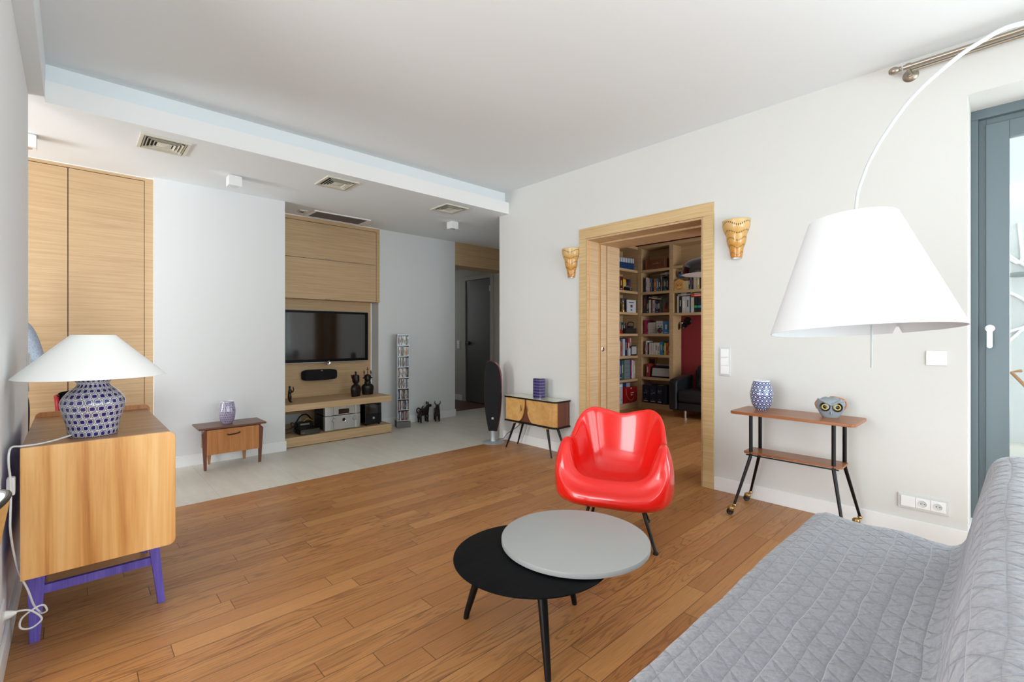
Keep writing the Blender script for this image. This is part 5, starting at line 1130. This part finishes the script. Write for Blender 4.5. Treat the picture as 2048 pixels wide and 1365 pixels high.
BOOKS=[
 ('top','A',2.479,4.7,[
  ('blue and white','1c3f6e',6.935,6.981,0.198),('blue and white','1c3f6e',6.987,7.032,0.2),('blue and white','1c3f6e',7.038,7.084,0.202),('blue and white','1c3f6e',7.09,7.136,0.204),('blue and white','1c3f6e',7.142,7.189,0.206),('blue and white','1c3f6e',7.195,7.242,0.208),('blue and white','1c3f6e',7.248,7.296,0.21),('blue and white','1c3f6e',7.302,7.35,0.213),('blue and white','1c3f6e',7.356,7.405,0.215),('blue and white','1c3f6e',7.411,7.46,0.217)]),
 ('second','A',2.095,4.7,[
  ('light blue','3f7fae',6.935,6.977,0.217),('mid blue','2b5a8a',6.977,7.003,0.209),('dark red','5a1420',7.006,7.105,0.245),('yellow','e0b818',7.113,7.196,0.201),('dark red thin','6a1a1e',7.196,7.217,0.217),('black','15161a',7.22,7.27,0.213),('navy','1c2a50',7.273,7.344,0.214)]),
 ('third','A',1.713,4.72,[
  ('grey','6a7078',6.973,7.058,0.247),('brown','4a3a30',7.061,7.118,0.247),('dark grey','3a3c44',7.123,7.181,0.249),('blue','2c3c62',7.185,7.283,0.246)]),
 ('fourth','A',1.331,4.74,[
  ('black','14151a',7.003,7.072,0.211),('pale grey blue','6d8694',7.074,7.115,0.215),('dark slate','1e2228',7.117,7.18,0.201),('grey brown','6a6058',7.184,7.233,0.197),('charcoal','2c2a2c',7.235,7.259,0.195),('mauve','7a6068',7.261,7.289,0.189),('dark brown','241e1c',7.291,7.333,0.187)]),
 ('fifth','A',0.935,4.7,[
  ('red','b03a30',6.942,6.982,0.271),('white','c8ccd8',6.984,7.023,0.271),('orange','b4512f',7.025,7.074,0.253),('grey blue','6f8ea8',7.076,7.107,0.299),('pale grey','b4bfc8',7.109,7.169,0.305),('navy','1d2748',7.171,7.234,0.31),('red tall','9c2a28',7.255,7.324,0.319),('pale pink','c0a8a8',7.326,7.367,0.315)]),
 ('sixth','A',0.517,4.7,[
  ('black','1c1c22',6.944,6.974,0.352),('lilac','a9a4c4',6.977,7.008,0.346),('royal blue','15347e',7.011,7.065,0.343),('green','3f6a3a',7.069,7.123,0.338),('grey patterned','6f7e86',7.151,7.332,0.356),('indigo','2a2f78',7.337,7.365,0.363),('pink','b8307a',7.369,7.391,0.359),('white','c4c6cc',7.394,7.445,0.328),('cream','a8a498',7.448,7.499,0.319)]),
 ('second','B',2.078,7.53,[
  ('navy','1c2440',4.531,4.499,0.256),('white','c0c2c8',4.498,4.47,0.256),('pale grey','b8b8bc',4.469,4.444,0.224),('white striped','c4b8b0',4.443,4.422,0.222),('brick red','7c3028',4.421,4.399,0.22),('cyan','1c7ea6',4.398,4.373,0.224),('black','14161c',4.372,4.341,0.216),('orange brown','a8563a',4.34,4.296,0.227),('teal','1e7e94',4.294,4.251,0.227),('brown','4a2a22',4.25,4.213,0.219),('grey tall','8a8a90',4.203,4.184,0.259),('black tall','17181a',4.183,4.155,0.254),('dark teal','0f5056',4.154,4.124,0.217),('dark green','20302a',4.123,4.1,0.214),('ink blue','161c2e',4.099,4.069,0.218),('charcoal','1c1c22',4.068,4.046,0.215)]),
 ('third','B',1.699,7.53,[
  ('dark grey tall','24282c',4.553,4.488,0.33),('maroon','3a161c',4.481,4.455,0.237),('black','17171a',4.454,4.439,0.244),('pale green and white','a9b4a4',4.437,4.398,0.24),('dark red','6c1e1a',4.397,4.367,0.235),('white','a8aca8',4.365,4.325,0.227),('blue','33406e',4.321,4.296,0.222),('navy','151c30',4.294,4.261,0.218),('dark blue','141a2c',4.259,4.226,0.213),('olive grey','3e3e36',4.223,4.197,0.217)]),
 ('fourth','B',1.329,7.53,[
  ('magenta','a8135a',4.53,4.476,0.25),('maroon','3c1c28',4.475,4.459,0.241),('white gridded','b8b4ac',4.457,4.418,0.199),('white patterned','b4b0a8',4.417,4.372,0.2),('cream patterned','aca89c',4.371,4.308,0.2),('pale patterned','b0b0ae',4.295,4.244,0.228),('white checked','a8a8a8',4.242,4.168,0.225),('blue and white','2f6a94',4.165,4.044,0.222)]),
 ('fifth','B',0.959,7.53,[
  ('red thin','a03040',4.518,4.502,0.149),('white tall','c4c4c8',4.501,4.467,0.244),('black and green','20241a',4.466,4.434,0.215),('white','c2beb4',4.432,4.397,0.21),('white','c2beb4',4.392,4.356,0.211),('white','c2beb4',4.351,4.313,0.211),('white','c2beb4',4.306,4.272,0.212),('white','c2beb4',4.266,4.231,0.212),('bright blue','1476a8',4.225,4.168,0.228),('dark blue','10283c',4.167,4.146,0.212),('yellow','b4a820',4.143,4.109,0.212),('orange','b45a1c',4.106,4.075,0.213),('pale pink','b08880',4.073,4.061,0.213),('dark red','84141c',4.06,4.037,0.213)]),
 ('sixth','B',0.554,7.53,[
  ('red','8c2a24',4.495,4.431,0.235)]),
 ('second','C',2.066,7.53,[
  ('charcoal','1c1c20',3.695,3.677,0.214),('grey','5c6270',3.675,3.644,0.212),('black','1c1a18',3.643,3.614,0.207),('cream','a8a294',3.612,3.567,0.202),('pale beige','9c9480',3.565,3.549,0.193),('yellow','b8a66c',3.548,3.51,0.196),('dark brown','2c221c',3.506,3.47,0.192),('red','7c1c14',3.468,3.446,0.189)]),
 ('third','C',1.683,7.53,[
  ('white and red','b8b0a8',3.903,3.871,0.287),('black and orange','1a1816',3.867,3.819,0.276),('white lettered','b4b2ae',3.814,3.748,0.275),('pale lettered','b0b0b0',3.745,3.679,0.271),('teal','1c5a58',3.677,3.66,0.273),('white','b4b8bc',3.657,3.604,0.252),('black with green band','141a18',3.6,3.541,0.247),('black with blue band','14181e',3.536,3.463,0.243),('dark orange','5a2a14',3.459,3.437,0.239)]),
]
UN = {'A': 'left bookcase', 'B': 'corner bookcase', 'C': 'right bookcase bay'}
SPC = ['d8d4c8', 'c8a850', '2a2a30', 'b0b4bc', '8a3028']
nb_ = 0
for key, unit, z, pl, items in BOOKS:
    grp = 'books on the %s shelf of the %s' % (key, UN[unit])
    for j, (cn, hx, a, b, h) in enumerate(items):
        nb_ += 1; D = .19 if h > .2 else .14
        what = 'folder' if cn.startswith('blue and white') and unit == 'A' else 'book'
        lab = '%s %s, %s from left on %s shelf of %s' % (cn, what, ORD[j], key, UN[unit])
        o = thing('book' if what == 'book' else 'folder', lab, what, ((a, pl, z) if unit == 'A' else (pl, a, z)), 0, grp)
        h = min(h, .345)
        zc = [zz for zz in (ZA if unit == 'A' else ZB) if zz > z + .05]
        if zc: h = min(h, min(zc) - .043 - z - .004)
        w = abs(b - a) - .0012; cov = hexmat(hx, .5); s1 = hexmat(SPC[(nb_ * 7) % 5], .5)
        def P(w0, w1, d0, d1, z0, z1):
            return MB().box(a + w0, a + w1, pl + d0, pl + d1, z + z0, z + z1) if unit == 'A' else MB().box(pl + d0, pl + d1, a - w0, a - w1, z + z0, z + z1)
        if w > .012:
            cm = P(0, w, 0, .004, 0, h); [cm.add(q.v, q.f) for q in (P(0, .002, .004, D, 0, h), P(w - .002, w, .004, D, 0, h))]
            obj('cover', cm, cov, o)
            obj('pages', P(.002, w - .002, .004, D - .006, .003, h - .004), hexmat('cfc8b4', .8), o)
        else: obj('cover', P(0, w, 0, D, 0, h), cov, o)
        if what == 'folder': obj('label', P(.004, w - .004, -.0008, 0, h * .60, h - .004), hexmat('c8ccd2'), o)
        elif 'band' in cn: obj('band', P(0, w, -.0008, 0, h * .30, h * .46), hexmat('1f9a3c' if 'green' in cn else '2a7aa8'), o)
        elif 'gridded' in cn or 'patterned' in cn or 'checked' in cn or 'striped' in cn:
            for q in range(4): obj('spine_mark', P(w * .15, w * .85, -.0008, 0, h * (.12 + .22 * q), h * (.14 + .22 * q)), hexmat('5a5048'), o)
        else:
            obj('spine_title', P(w * .34, w * .66, -.0008, 0, h * (.30 + .05 * (nb_ % 3)), h * (.78 - .06 * (nb_ % 2))), s1, o)
            if nb_ % 2: obj('spine_mark', P(w * .2, w * .8, -.0008, 0, h * .08, h * .13), hexmat(SPC[(nb_ * 3 + 1) % 5]), o)
def flat(label, hx, x, y0, y1, z0, z1, tilt=0.0, grp='books lying flat'):
    o = thing('book', label, 'book', (x, (y0 + y1) / 2, z0), 0, grp); yc_ = (y0 + y1) / 2; zc_ = (z0 + z1) / 2
    Mx = Matrix.Translation((x, yc_, zc_)) @ Matrix.Rotation(tilt, 4, 'X') @ Matrix.Translation((-x, -yc_, -zc_))
    obj('cover', MB().box(x, x + .004, y0, y1, z0, z1, Mx).box(x + .004, x + .15, y0, y1, z0, z0 + .002, Mx).box(x + .004, x + .15, y0, y1, z1 - .002, z1, Mx), hexmat(hx), o)
    obj('pages', MB().box(x + .004, x + .145, y1 + .004, y0 - .004, z0 + .002, z1 - .002, Mx), hexmat('cfc8b4', .8), o)
    obj('spine_title', MB().box(x - .0008, x, y0 + (y1 - y0) * .25, y0 + (y1 - y0) * .7, z0 + (z1 - z0) * .35, z0 + (z1 - z0) * .65, Mx), hexmat('d8d4c8'), o)
flat('purple book lying flat on the upright books of the second shelf', '3c2a48', 7.535, 4.135, 4.04, 2.338, 2.362)
flat('beige book lying flat, middle of the small pile on the second shelf', '9a8a70', 7.53, 4.215, 4.04, 2.363, 2.380)
flat('mauve grey book on top of the small pile on the second shelf', '5c4a52', 7.535, 4.16, 4.04, 2.381, 2.400)
flat('tan book leaning across the upright books of the third shelf', '8a7150', 7.53, 4.445, 4.215, 1.945, 1.975, .16)
flat('black book lying tilted on the tan book of the third shelf', '241e1a', 7.54, 4.425, 4.205, 1.980, 1.995, .16)
flat('blue book lying flat under a black one behind the wooden box', '1f5a9c', 7.56, 3.895, 3.70, 2.30, 2.345)
flat('black book lying flat on the blue book below the black pendant', '1a1a1e', 7.56, 3.89, 3.70, 2.346, 2.39)
flat('pale grey book lying flat on the white lettered books', '8f8f8c', 7.53, 3.888, 3.668, 1.972, 2.000)
flat('black book on top of the flat pale grey book on the right bay', '17171a', 7.53, 3.888, 3.665, 2.0005, 2.022)
flat('orange red book lying flat on the black banded books', 'c63a1e', 7.53, 3.655, 3.42, 1.945, 1.985)
flat('brown book on top of the orange red one', '6a4c3c', 7.53, 3.66, 3.42, 1.986, 2.006)
# other things on the shelves
t = thing('wicker_basket', 'brown wicker drawer basket on the top shelf of the corner bookcase', 'basket', (7.6, 4.3, 2.474))
bw = MB().box(7.515, 7.75, 4.50, 4.09, 2.476, 2.49).box(7.515, 7.53, 4.50, 4.09, 2.49, 2.64).box(7.735, 7.75, 4.50, 4.09, 2.49, 2.64).box(7.53, 7.735, 4.50, 4.485, 2.49, 2.64).box(7.53, 7.735, 4.105, 4.09, 2.49, 2.64)
obj('body', bw, M['wicker'], t)
rb_ = MB()
for k in range(16): rb_.tube([(7.512, 4.49 - k * .026, 2.484), (7.512, 4.49 - k * .026, 2.645)], .006, 6)
rb_.tube([(7.512, 4.505, 2.648), (7.512, 4.085, 2.648)], .008, 6).tube([(7.512, 4.505, 2.485), (7.512, 4.085, 2.485)], .008, 6).tube([(7.512, 4.125, 2.484), (7.512, 4.125, 2.648)], .009, 6).tube([(7.512, 4.485, 2.484), (7.512, 4.485, 2.648)], .009, 6)
obj('cane_ribs', rb_, plain('cane', '7a4420', .6), t)
obj('handle', MB().tube([(7.506, 4.345, 2.565), (7.495, 4.33, 2.568), (7.495, 4.25, 2.572), (7.506, 4.235, 2.572)], .006), plain('cane_light', 'a87040', .6), t)
t = thing('painted_book', 'large illustrated book in green and orange standing face out on the third shelf', 'book', (7.55, 4.12, 1.699))
obj('cover', MB().box(7.54, 7.56, 4.185, 4.045, 1.699, 1.955), hexmat('35463a'), t)
obj('picture', MB().prism([(4.17, 1.72), (4.06, 1.71), (4.055, 1.80), (4.09, 1.87), (4.13, 1.90), (4.16, 1.80)], 'x', 7.5385, 7.54), hexmat('7a3a20'), t)
obj('picture', MB().prism([(4.14, 1.76), (4.08, 1.76), (4.075, 1.86), (4.105, 1.90), (4.13, 1.85)], 'x', 7.5375, 7.5385), hexmat('3c1c14'), t)
t = thing('wooden_house_box', 'pale wooden house shaped box with round eyes drawn on its front', 'box', (7.53, 3.86, 2.066))
obj('box', MB().prism([(3.948, 2.066), (3.775, 2.066), (3.775, 2.225), (3.862, 2.262), (3.948, 2.222)], 'x', 7.515, 7.60), M['maple'], t, bevel=.002)
obj('side_block', MB().box(7.52, 7.60, 3.773, 3.70, 2.066, 2.215), hexmat('b3a27c'), t)
Ry = Matrix.Rotation(-PI / 2, 4, 'Y')
for yy in (3.893, 3.836):
    obj('eye', MB().lathe([(.020, 0), (.020, .0012), (.0235, .0012), (.0235, 0)], (7.515, yy, 2.158), 24, mat=Ry, closed=True).lathe([(.001, .0012), (.008, .0012), (.008, 0)], (7.515, yy - .006, 2.152), 16, mat=Ry), hexmat('3c2c1c'), t)
obj('face_line', MB().lathe([(.064, 0), (.064, .001), (.0665, .001), (.0665, 0)], (7.515, 3.862, 2.145), 40, mat=Ry, closed=True).tube([(7.5145, 3.90, 2.093), (7.5145, 3.86, 2.086), (7.5145, 3.82, 2.097)], .003, 6), hexmat('3c2c1c'), t)
t = thing('plush_toy', 'small dark plush toy in a maroon top leaning on the patterned books', 'plush toy', (7.50, 4.20, 1.329))
skin_mesh('body', dict(b=(7.515, 4.20, 1.365, .028), c=(7.515, 4.20, 1.40, .024), h=(7.512, 4.20, 1.44, .030), a=(7.51, 4.165, 1.39, .011), a2=(7.505, 4.15, 1.37, .011), d=(7.51, 4.235, 1.39, .011), d2=(7.505, 4.25, 1.37, .011), l=(7.506, 4.18, 1.343, .013), m=(7.506, 4.22, 1.343, .013)),
          [('b', 'c'), ('c', 'h'), ('c', 'a'), ('a', 'a2'), ('c', 'd'), ('d', 'd2'), ('b', 'l'), ('b', 'm')], hexmat('1f2620', .9), t)
obj('top', MB().ball((7.512, 4.20, 1.385), .034, .85, 1.0, .95), hexmat('5c1a22', .9), t, smooth=True)
obj('ear', MB().ball((7.508, 4.175, 1.462), .010).ball((7.508, 4.225, 1.462), .010), hexmat('1f2620', .9), t, smooth=True)
t.location.x -= .016
def binder(label, y0, y1, h, hx, marks=True):
    o = thing('binder', label, 'binder', (7.53, y0, .094), 0, 'ring binders on the bottom shelf')
    obj('cover', MB().box(7.525, 7.78, y0, y1, .094, .094 + h), hexmat(hx), o, bevel=.002)
    w = y0 - y1
    if marks:
        rr = random.Random(int(y0 * 1000)); mk = MB()
        for k in range(12):
            yy = y0 - w * rr.uniform(.2, .8); zz = .094 + h * rr.uniform(.48, .74); mk.box(7.5238, 7.525, yy, yy - .009, zz, zz + .009)
        obj('spine_print', mk, hexmat('9aa6a8'), o); obj('label', MB().box(7.5238, 7.525, y0 - w * .2, y0 - w * .8, .094 + h * .08, .094 + h * .13), hexmat('b8bcc0'), o)
        obj('finger_ring', MB().lathe([(.006, 0), (.006, .0015), (.010, .0015), (.010, 0)], (7.525, (y0 + y1) / 2, .094 + h * .22), 16, mat=Ry, closed=True), hexmat('9a8a88'), o)
binder('dark blue patterned ring binder next to the corner post on the bottom shelf', 4.565, 4.434, .315, '16243c')
binder('dark blue patterned ring binder, second from the corner post', 4.425, 4.290, .318, '172840')
binder('dark blue patterned ring binder, third from the corner post', 4.280, 4.170, .322, '16243c')
binder('plain dark navy binder with one white mark, fourth from the corner post', 4.163, 4.088, .328, '121c30', False)
tag(obj('magazine', MB().box(7.54, 7.74, 4.26, 4.15, .4165, .424), hexmat('8f9a28')), 'yellow magazine lying on the dark blue binders', 'magazine')
tag(obj('magazine', MB().box(7.54, 7.74, 4.52, 4.40, .4135, .422), hexmat('8a5068')), 'pinkish magazine lying on the binders by the corner post', 'magazine')
t = thing('picture_frame', 'small dark picture in an orange wood frame standing in the corner bookcase', 'picture', (7.74, 4.5, .554))
obj('frame', MB().box(7.73, 7.75, 4.567, 4.55, .554, .885).box(7.73, 7.75, 4.435, 4.418, .554, .885).box(7.73, 7.75, 4.55, 4.435, .868, .885).box(7.73, 7.75, 4.55, 4.435, .554, .571), hexmat('a86a24'), t)
obj('picture', MB().box(7.736, 7.744, 4.55, 4.435, .571, .868), hexmat('141210'), t)
t = thing('picture_frame', 'black framed pale picture leaning in the corner bookcase', 'picture', (7.56, 4.22, .554))
Mx = Matrix.Translation((7.535, 4.22, .559)) @ Matrix.Rotation(math.radians(12), 4, 'Y')
obj('frame', MB().box(0, .014, .19, -.185, 0, .022, Mx).box(0, .014, .19, -.185, .165, .187, Mx).box(0, .014, .19, .17, .022, .165, Mx).box(0, .014, -.165, -.185, .022, .165, Mx), M['black'], t)
obj('sheet', MB().box(.004, .009, .17, -.165, .022, .165, Mx), hexmat('a2a09c'), t)
tag(obj('paper_roll', MB().tube([(7.66, 4.36, .775), (7.66, 4.05, .775)], .018, 16), hexmat('9c9ca2'), smooth=True), 'pale paper roll lying behind the black framed picture', 'paper roll')
tag(obj('document_box', MB().box(7.62, 7.76, 4.39, 4.05, .554, .756), hexmat('2a2624')), 'dark box behind the black framed picture', 'box')
t = thing('camera_figure', 'vintage black and silver camera on the second shelf of the left bookcase', 'camera', (7.23, 4.68, 2.095))
obj('body', MB().box(7.12, 7.35, 4.665, 4.695, 2.095, 2.155), M['black'], t, bevel=.004)
obj('top_cover', MB().box(7.13, 7.34, 4.665, 4.692, 2.155, 2.17).box(7.2, 7.26, 4.665, 4.69, 2.17, 2.185), M['steel'], t, bevel=.003)
obj('lens', MB().lathe([(.001, .010), (.014, .012), (.024, .012), (.026, 0)], (7.285, 4.665, 2.125), 20, mat=Matrix.Rotation(PI / 2, 4, 'X')), M['chrome'], t, smooth=True)
t = thing('gold_statuette', 'small gilt statuette beside the white card on the third shelf', 'sculpture', (7.06, 4.68, 1.713))
obj('figure', MB().lathe([(.001, 1.715), (.035, 1.715), (.038, 1.74), (.022, 1.78), (.028, 1.83), (.020, 1.87), (.010, 1.885), (.016, 1.90), (.012, 1.92), (.003, 1.95)], (7.06, 4.675, 0), 16), M['brass'], t, smooth=True)
obj('plinth', MB().box(7.01, 7.11, 4.65, 4.70, 1.713, 1.722), M['black'], t)
t = thing('white_card', 'white certificate card with a dark square emblem on the third shelf', 'card', (7.32, 4.68, 1.713))
obj('board', MB().box(7.18, 7.465, 4.665, 4.680, 1.714, 1.935), hexmat('c9ccd2'), t)
for nm_, b_ in (('heading', (7.24, 7.40, 1.885, 1.897)), ('emblem', (7.29, 7.355, 1.80, 1.85)), ('seal', (7.30, 7.345, 1.745, 1.77))):
    obj(nm_, MB().box(b_[0], b_[1], 4.6635, 4.665, b_[2], b_[3]), hexmat('3c4048'), t)
t = thing('cast_iron_box', 'dark metal box with a curved carrying handle on the fourth shelf', 'box', (7.32, 4.68, 1.331))
obj('box', MB().box(7.145, 7.49, 4.665, 4.72, 1.332, 1.425), hexmat('26221f', .5), t, bevel=.004)
obj('handle', MB().tube(smooth_path([(7.25, 4.69, 1.42), (7.23, 4.69, 1.49), (7.27, 4.69, 1.535), (7.35, 4.69, 1.54), (7.42, 4.69, 1.53), (7.43, 4.69, 1.48), (7.40, 4.69, 1.42)], 5), .010, 8).box(7.27, 7.40, 4.68, 4.70, 1.42, 1.47), hexmat('1c1816', .5), t, smooth=False)
tag(obj('red_ornament', MB().prism([(6.90, 1.332), (7.045, 1.332), (7.04, 1.365), (6.99, 1.40), (6.93, 1.43), (6.90, 1.43)], 'y', 4.66, 4.70), hexmat('a81a14'), bevel=.006), 'bright red ornament at the left end of the fourth shelf', 'ornament')
t = thing('photo_tablet', 'small black framed white tablet standing on the fifth shelf', 'picture', (7.41, 4.68, .935))
obj('frame', MB().box(7.318, 7.50, 4.670, 4.682, .936, 1.115), M['black'], t, bevel=.004)
obj('sheet', MB().box(7.334, 7.488, 4.668, 4.670, .960, 1.10), hexmat('b4b6ba'), t)
tag(obj('small_box', MB().box(7.235, 7.305, 4.67, 4.70, .936, 1.07), hexmat('b8bcc0'), bevel=.002), 'small white box beside the black tablet on the fifth shelf', 'box')
t = thing('lever_file', 'white lever file with red print on the bottom shelf of the left bookcase', 'binder', (6.98, 4.68, .094))
obj('cover', MB().box(6.90, 7.052, 4.67, 4.93, .095, .455), hexmat('b9bcc8'), t, bevel=.002)
obj('label', MB().box(6.915, 7.04, 4.6685, 4.67, .40, .43), hexmat('dfe2e8'), t); obj('print', MB().box(6.94, 6.965, 4.6685, 4.67, .20, .33), hexmat('b05a68'), t)
obj('finger_hole', MB().lathe([(.001, 0), (.010, 0), (.010, .001)], (7.015, 4.669, .17), 16, mat=Matrix.Rotation(PI / 2, 4, 'X')), M['dark'], t)
tag(obj('lever_file', MB().box(7.07, 7.285, 4.75, 4.93, .095, .45), hexmat('173a6c'), bevel=.002), 'blue lever file behind the red gift bag', 'binder')
tag(obj('lever_file', MB().box(7.29, 7.41, 4.75, 4.93, .095, .44), hexmat('aeb8c4'), bevel=.002), 'pale lever file behind the red gift bag', 'binder')
t = thing('gift_bag', 'glossy red gift bag with white print on the bottom shelf of the left bookcase', 'bag', (7.28, 4.69, .094))
obj('bag', MB().prism([(7.07, .095), (7.40, .095), (7.40, .37), (7.07, .385)], 'y', 4.662, 4.72).prism([(7.40, .095), (7.50, .12), (7.50, .375), (7.40, .37)], 'y', 4.664, 4.74), hexmat('a3161c', .25), t)
obj('cord', MB().tube(smooth_path([(7.14, 4.658, .36), (7.16, 4.657, .24), (7.24, 4.656, .16), (7.33, 4.656, .14), (7.375, 4.656, .19)], 5), .0035), hexmat('c8a060'), t)
obj('print', MB().box(7.29, 7.33, 4.660, 4.662, .34, .365).box(7.29, 7.39, 4.660, 4.662, .265, .278).box(7.30, 7.345, 4.660, 4.662, .22, .245), hexmat('d8c8c8'), t)
# pendant, wall lamp, leather sofa
pc = (5.545, 2.475)
t = thing('pendant_lamp', 'glossy black dome pendant lamp in the library', 'lamp', (pc[0], pc[1], ZC))
obj('dome', MB().lathe([(.300, 2.030), (.303, 2.032), (.303, 2.06), (.296, 2.12), (.275, 2.165), (.23, 2.20), (.16, 2.222), (.08, 2.232), (.012, 2.236)], (pc[0], pc[1], 0), 72, closed=True), M['piano'], t, smooth=True)
obj('diffuser', MB().lathe([(.001, 2.05), (.25, 2.045), (.300, 2.031)], (pc[0], pc[1], 0), 64), M['white'], t, smooth=True)
obj('cable', MB().tube([(pc[0], pc[1], 2.234), (pc[0], pc[1], ZC - .03)], .004), M['black'], t); obj('canopy', MB().lathe([(.001, ZC - .03), (.05, ZC - .03), (.055, ZC), (.001, ZC)], (pc[0], pc[1], 0), 28), M['black'], t, smooth=True)
t = thing('reading_lamp', 'black swivel wall lamp on the dark red wall above the leather sofa', 'wall lamp', (7.81, 3.85, 1.547))
obj('wall_plate', MB().lathe([(.001, .018), (.062, .018), (.068, .012), (.070, 0)], (7.81, 3.85, 1.547), 32, mat=Ry), M['black'], t, smooth=True)
obj('arm', MB().tube([(7.79, 3.85, 1.54), (7.72, 3.86, 1.53), (7.69, 3.90, 1.52)], .009), M['black'], t)
obj('shade', MB().lathe([(.015, .0), (.035, -.012), (.050, -.075), (.052, -.08)], (7.69, 3.88, 1.51), 24, mat=Matrix.Rotation(math.radians(-22), 4, 'X'), closed=True), M['black'], t, smooth=True)
obj('cap', MB().ball((7.69, 3.895, 1.515), .018), M['chrome'], t, smooth=True)
obj('bracket', MB().box(7.68, 7.70, 3.945, 3.957, 1.40, 1.50), M['black'], t)
t = thing('leather_sofa', 'black leather sofa with short chrome feet in the library', 'sofa', (7.35, 3.0, 0))
obj('arm', MB().prism([(6.93, .12), (6.93, .56), (6.97, .60), (7.2, .64), (7.5, .66), (7.5, .12)], 'y', 3.74, 3.60), M['leather'], t, bevel=.03, seg=3)
obj('arm', MB().prism([(6.93, .12), (6.93, .56), (6.97, .60), (7.2, .64), (7.5, .66), (7.5, .12)], 'y', 2.04, 1.90), M['leather'], t, bevel=.03, seg=3)
obj('base', MB().box(6.96, 7.75, 2.04, 3.60, .12, .25), M['leather'], t, bevel=.02)
for a, b in ((3.598, 2.825), (2.815, 2.042)):
    obj('seat_cushion', MB().box(6.93, 7.55, a, b, .25, .44), M['leather'], t, bevel=.05, seg=4)
    obj('back_cushion', MB().box(7.42, 7.66, a - (.09 if a > 3 else 0), b, .44, .82), M['leather'], t, bevel=.05, seg=4)
obj('back', MB().box(7.55, 7.76, 2.04, 3.60, .12, .74), M['leather'], t, bevel=.03)
for x in (7.02, 7.68):
    for y in (3.50, 2.14): obj('foot', MB().lathe([(.001, 0), (.035, 0), (.035, .006), (.022, .010), (.022, .12)], (x, y, 0), 20), M['chrome'], t, smooth=True)
tag(obj('cushion', MB().box(-.2, .2, -.05, .05, -.17, .17, Matrix.Translation((7.285, 3.20, .617)) @ Matrix.Rotation(.5, 4, 'Y') @ Matrix.Rotation(PI / 2, 4, 'Z')), hexmat('0f1014', .8), bevel=.05, seg=4), 'black cushion lying on the leather sofa', 'cushion')
for o in list(C.objects):      # everything on the library shelves rests just clear of the boards
    if o.parent is None and o.get('category') in ('book', 'folder', 'box', 'binder', 'magazine', 'picture', 'paper roll', 'camera', 'card', 'sculpture', 'ornament', 'bag', 'basket', 'plush toy') and (o.location.x > 6.5 or (o.type == 'MESH' and o.location.x == 0 and o.data.vertices[0].co.x > 6.5)):
        o.location.z += 0.0009
# ------------------------------------------------------------------ tidy up helper properties
for o in bpy.data.objects:
    if '_o' in o: del o['_o']
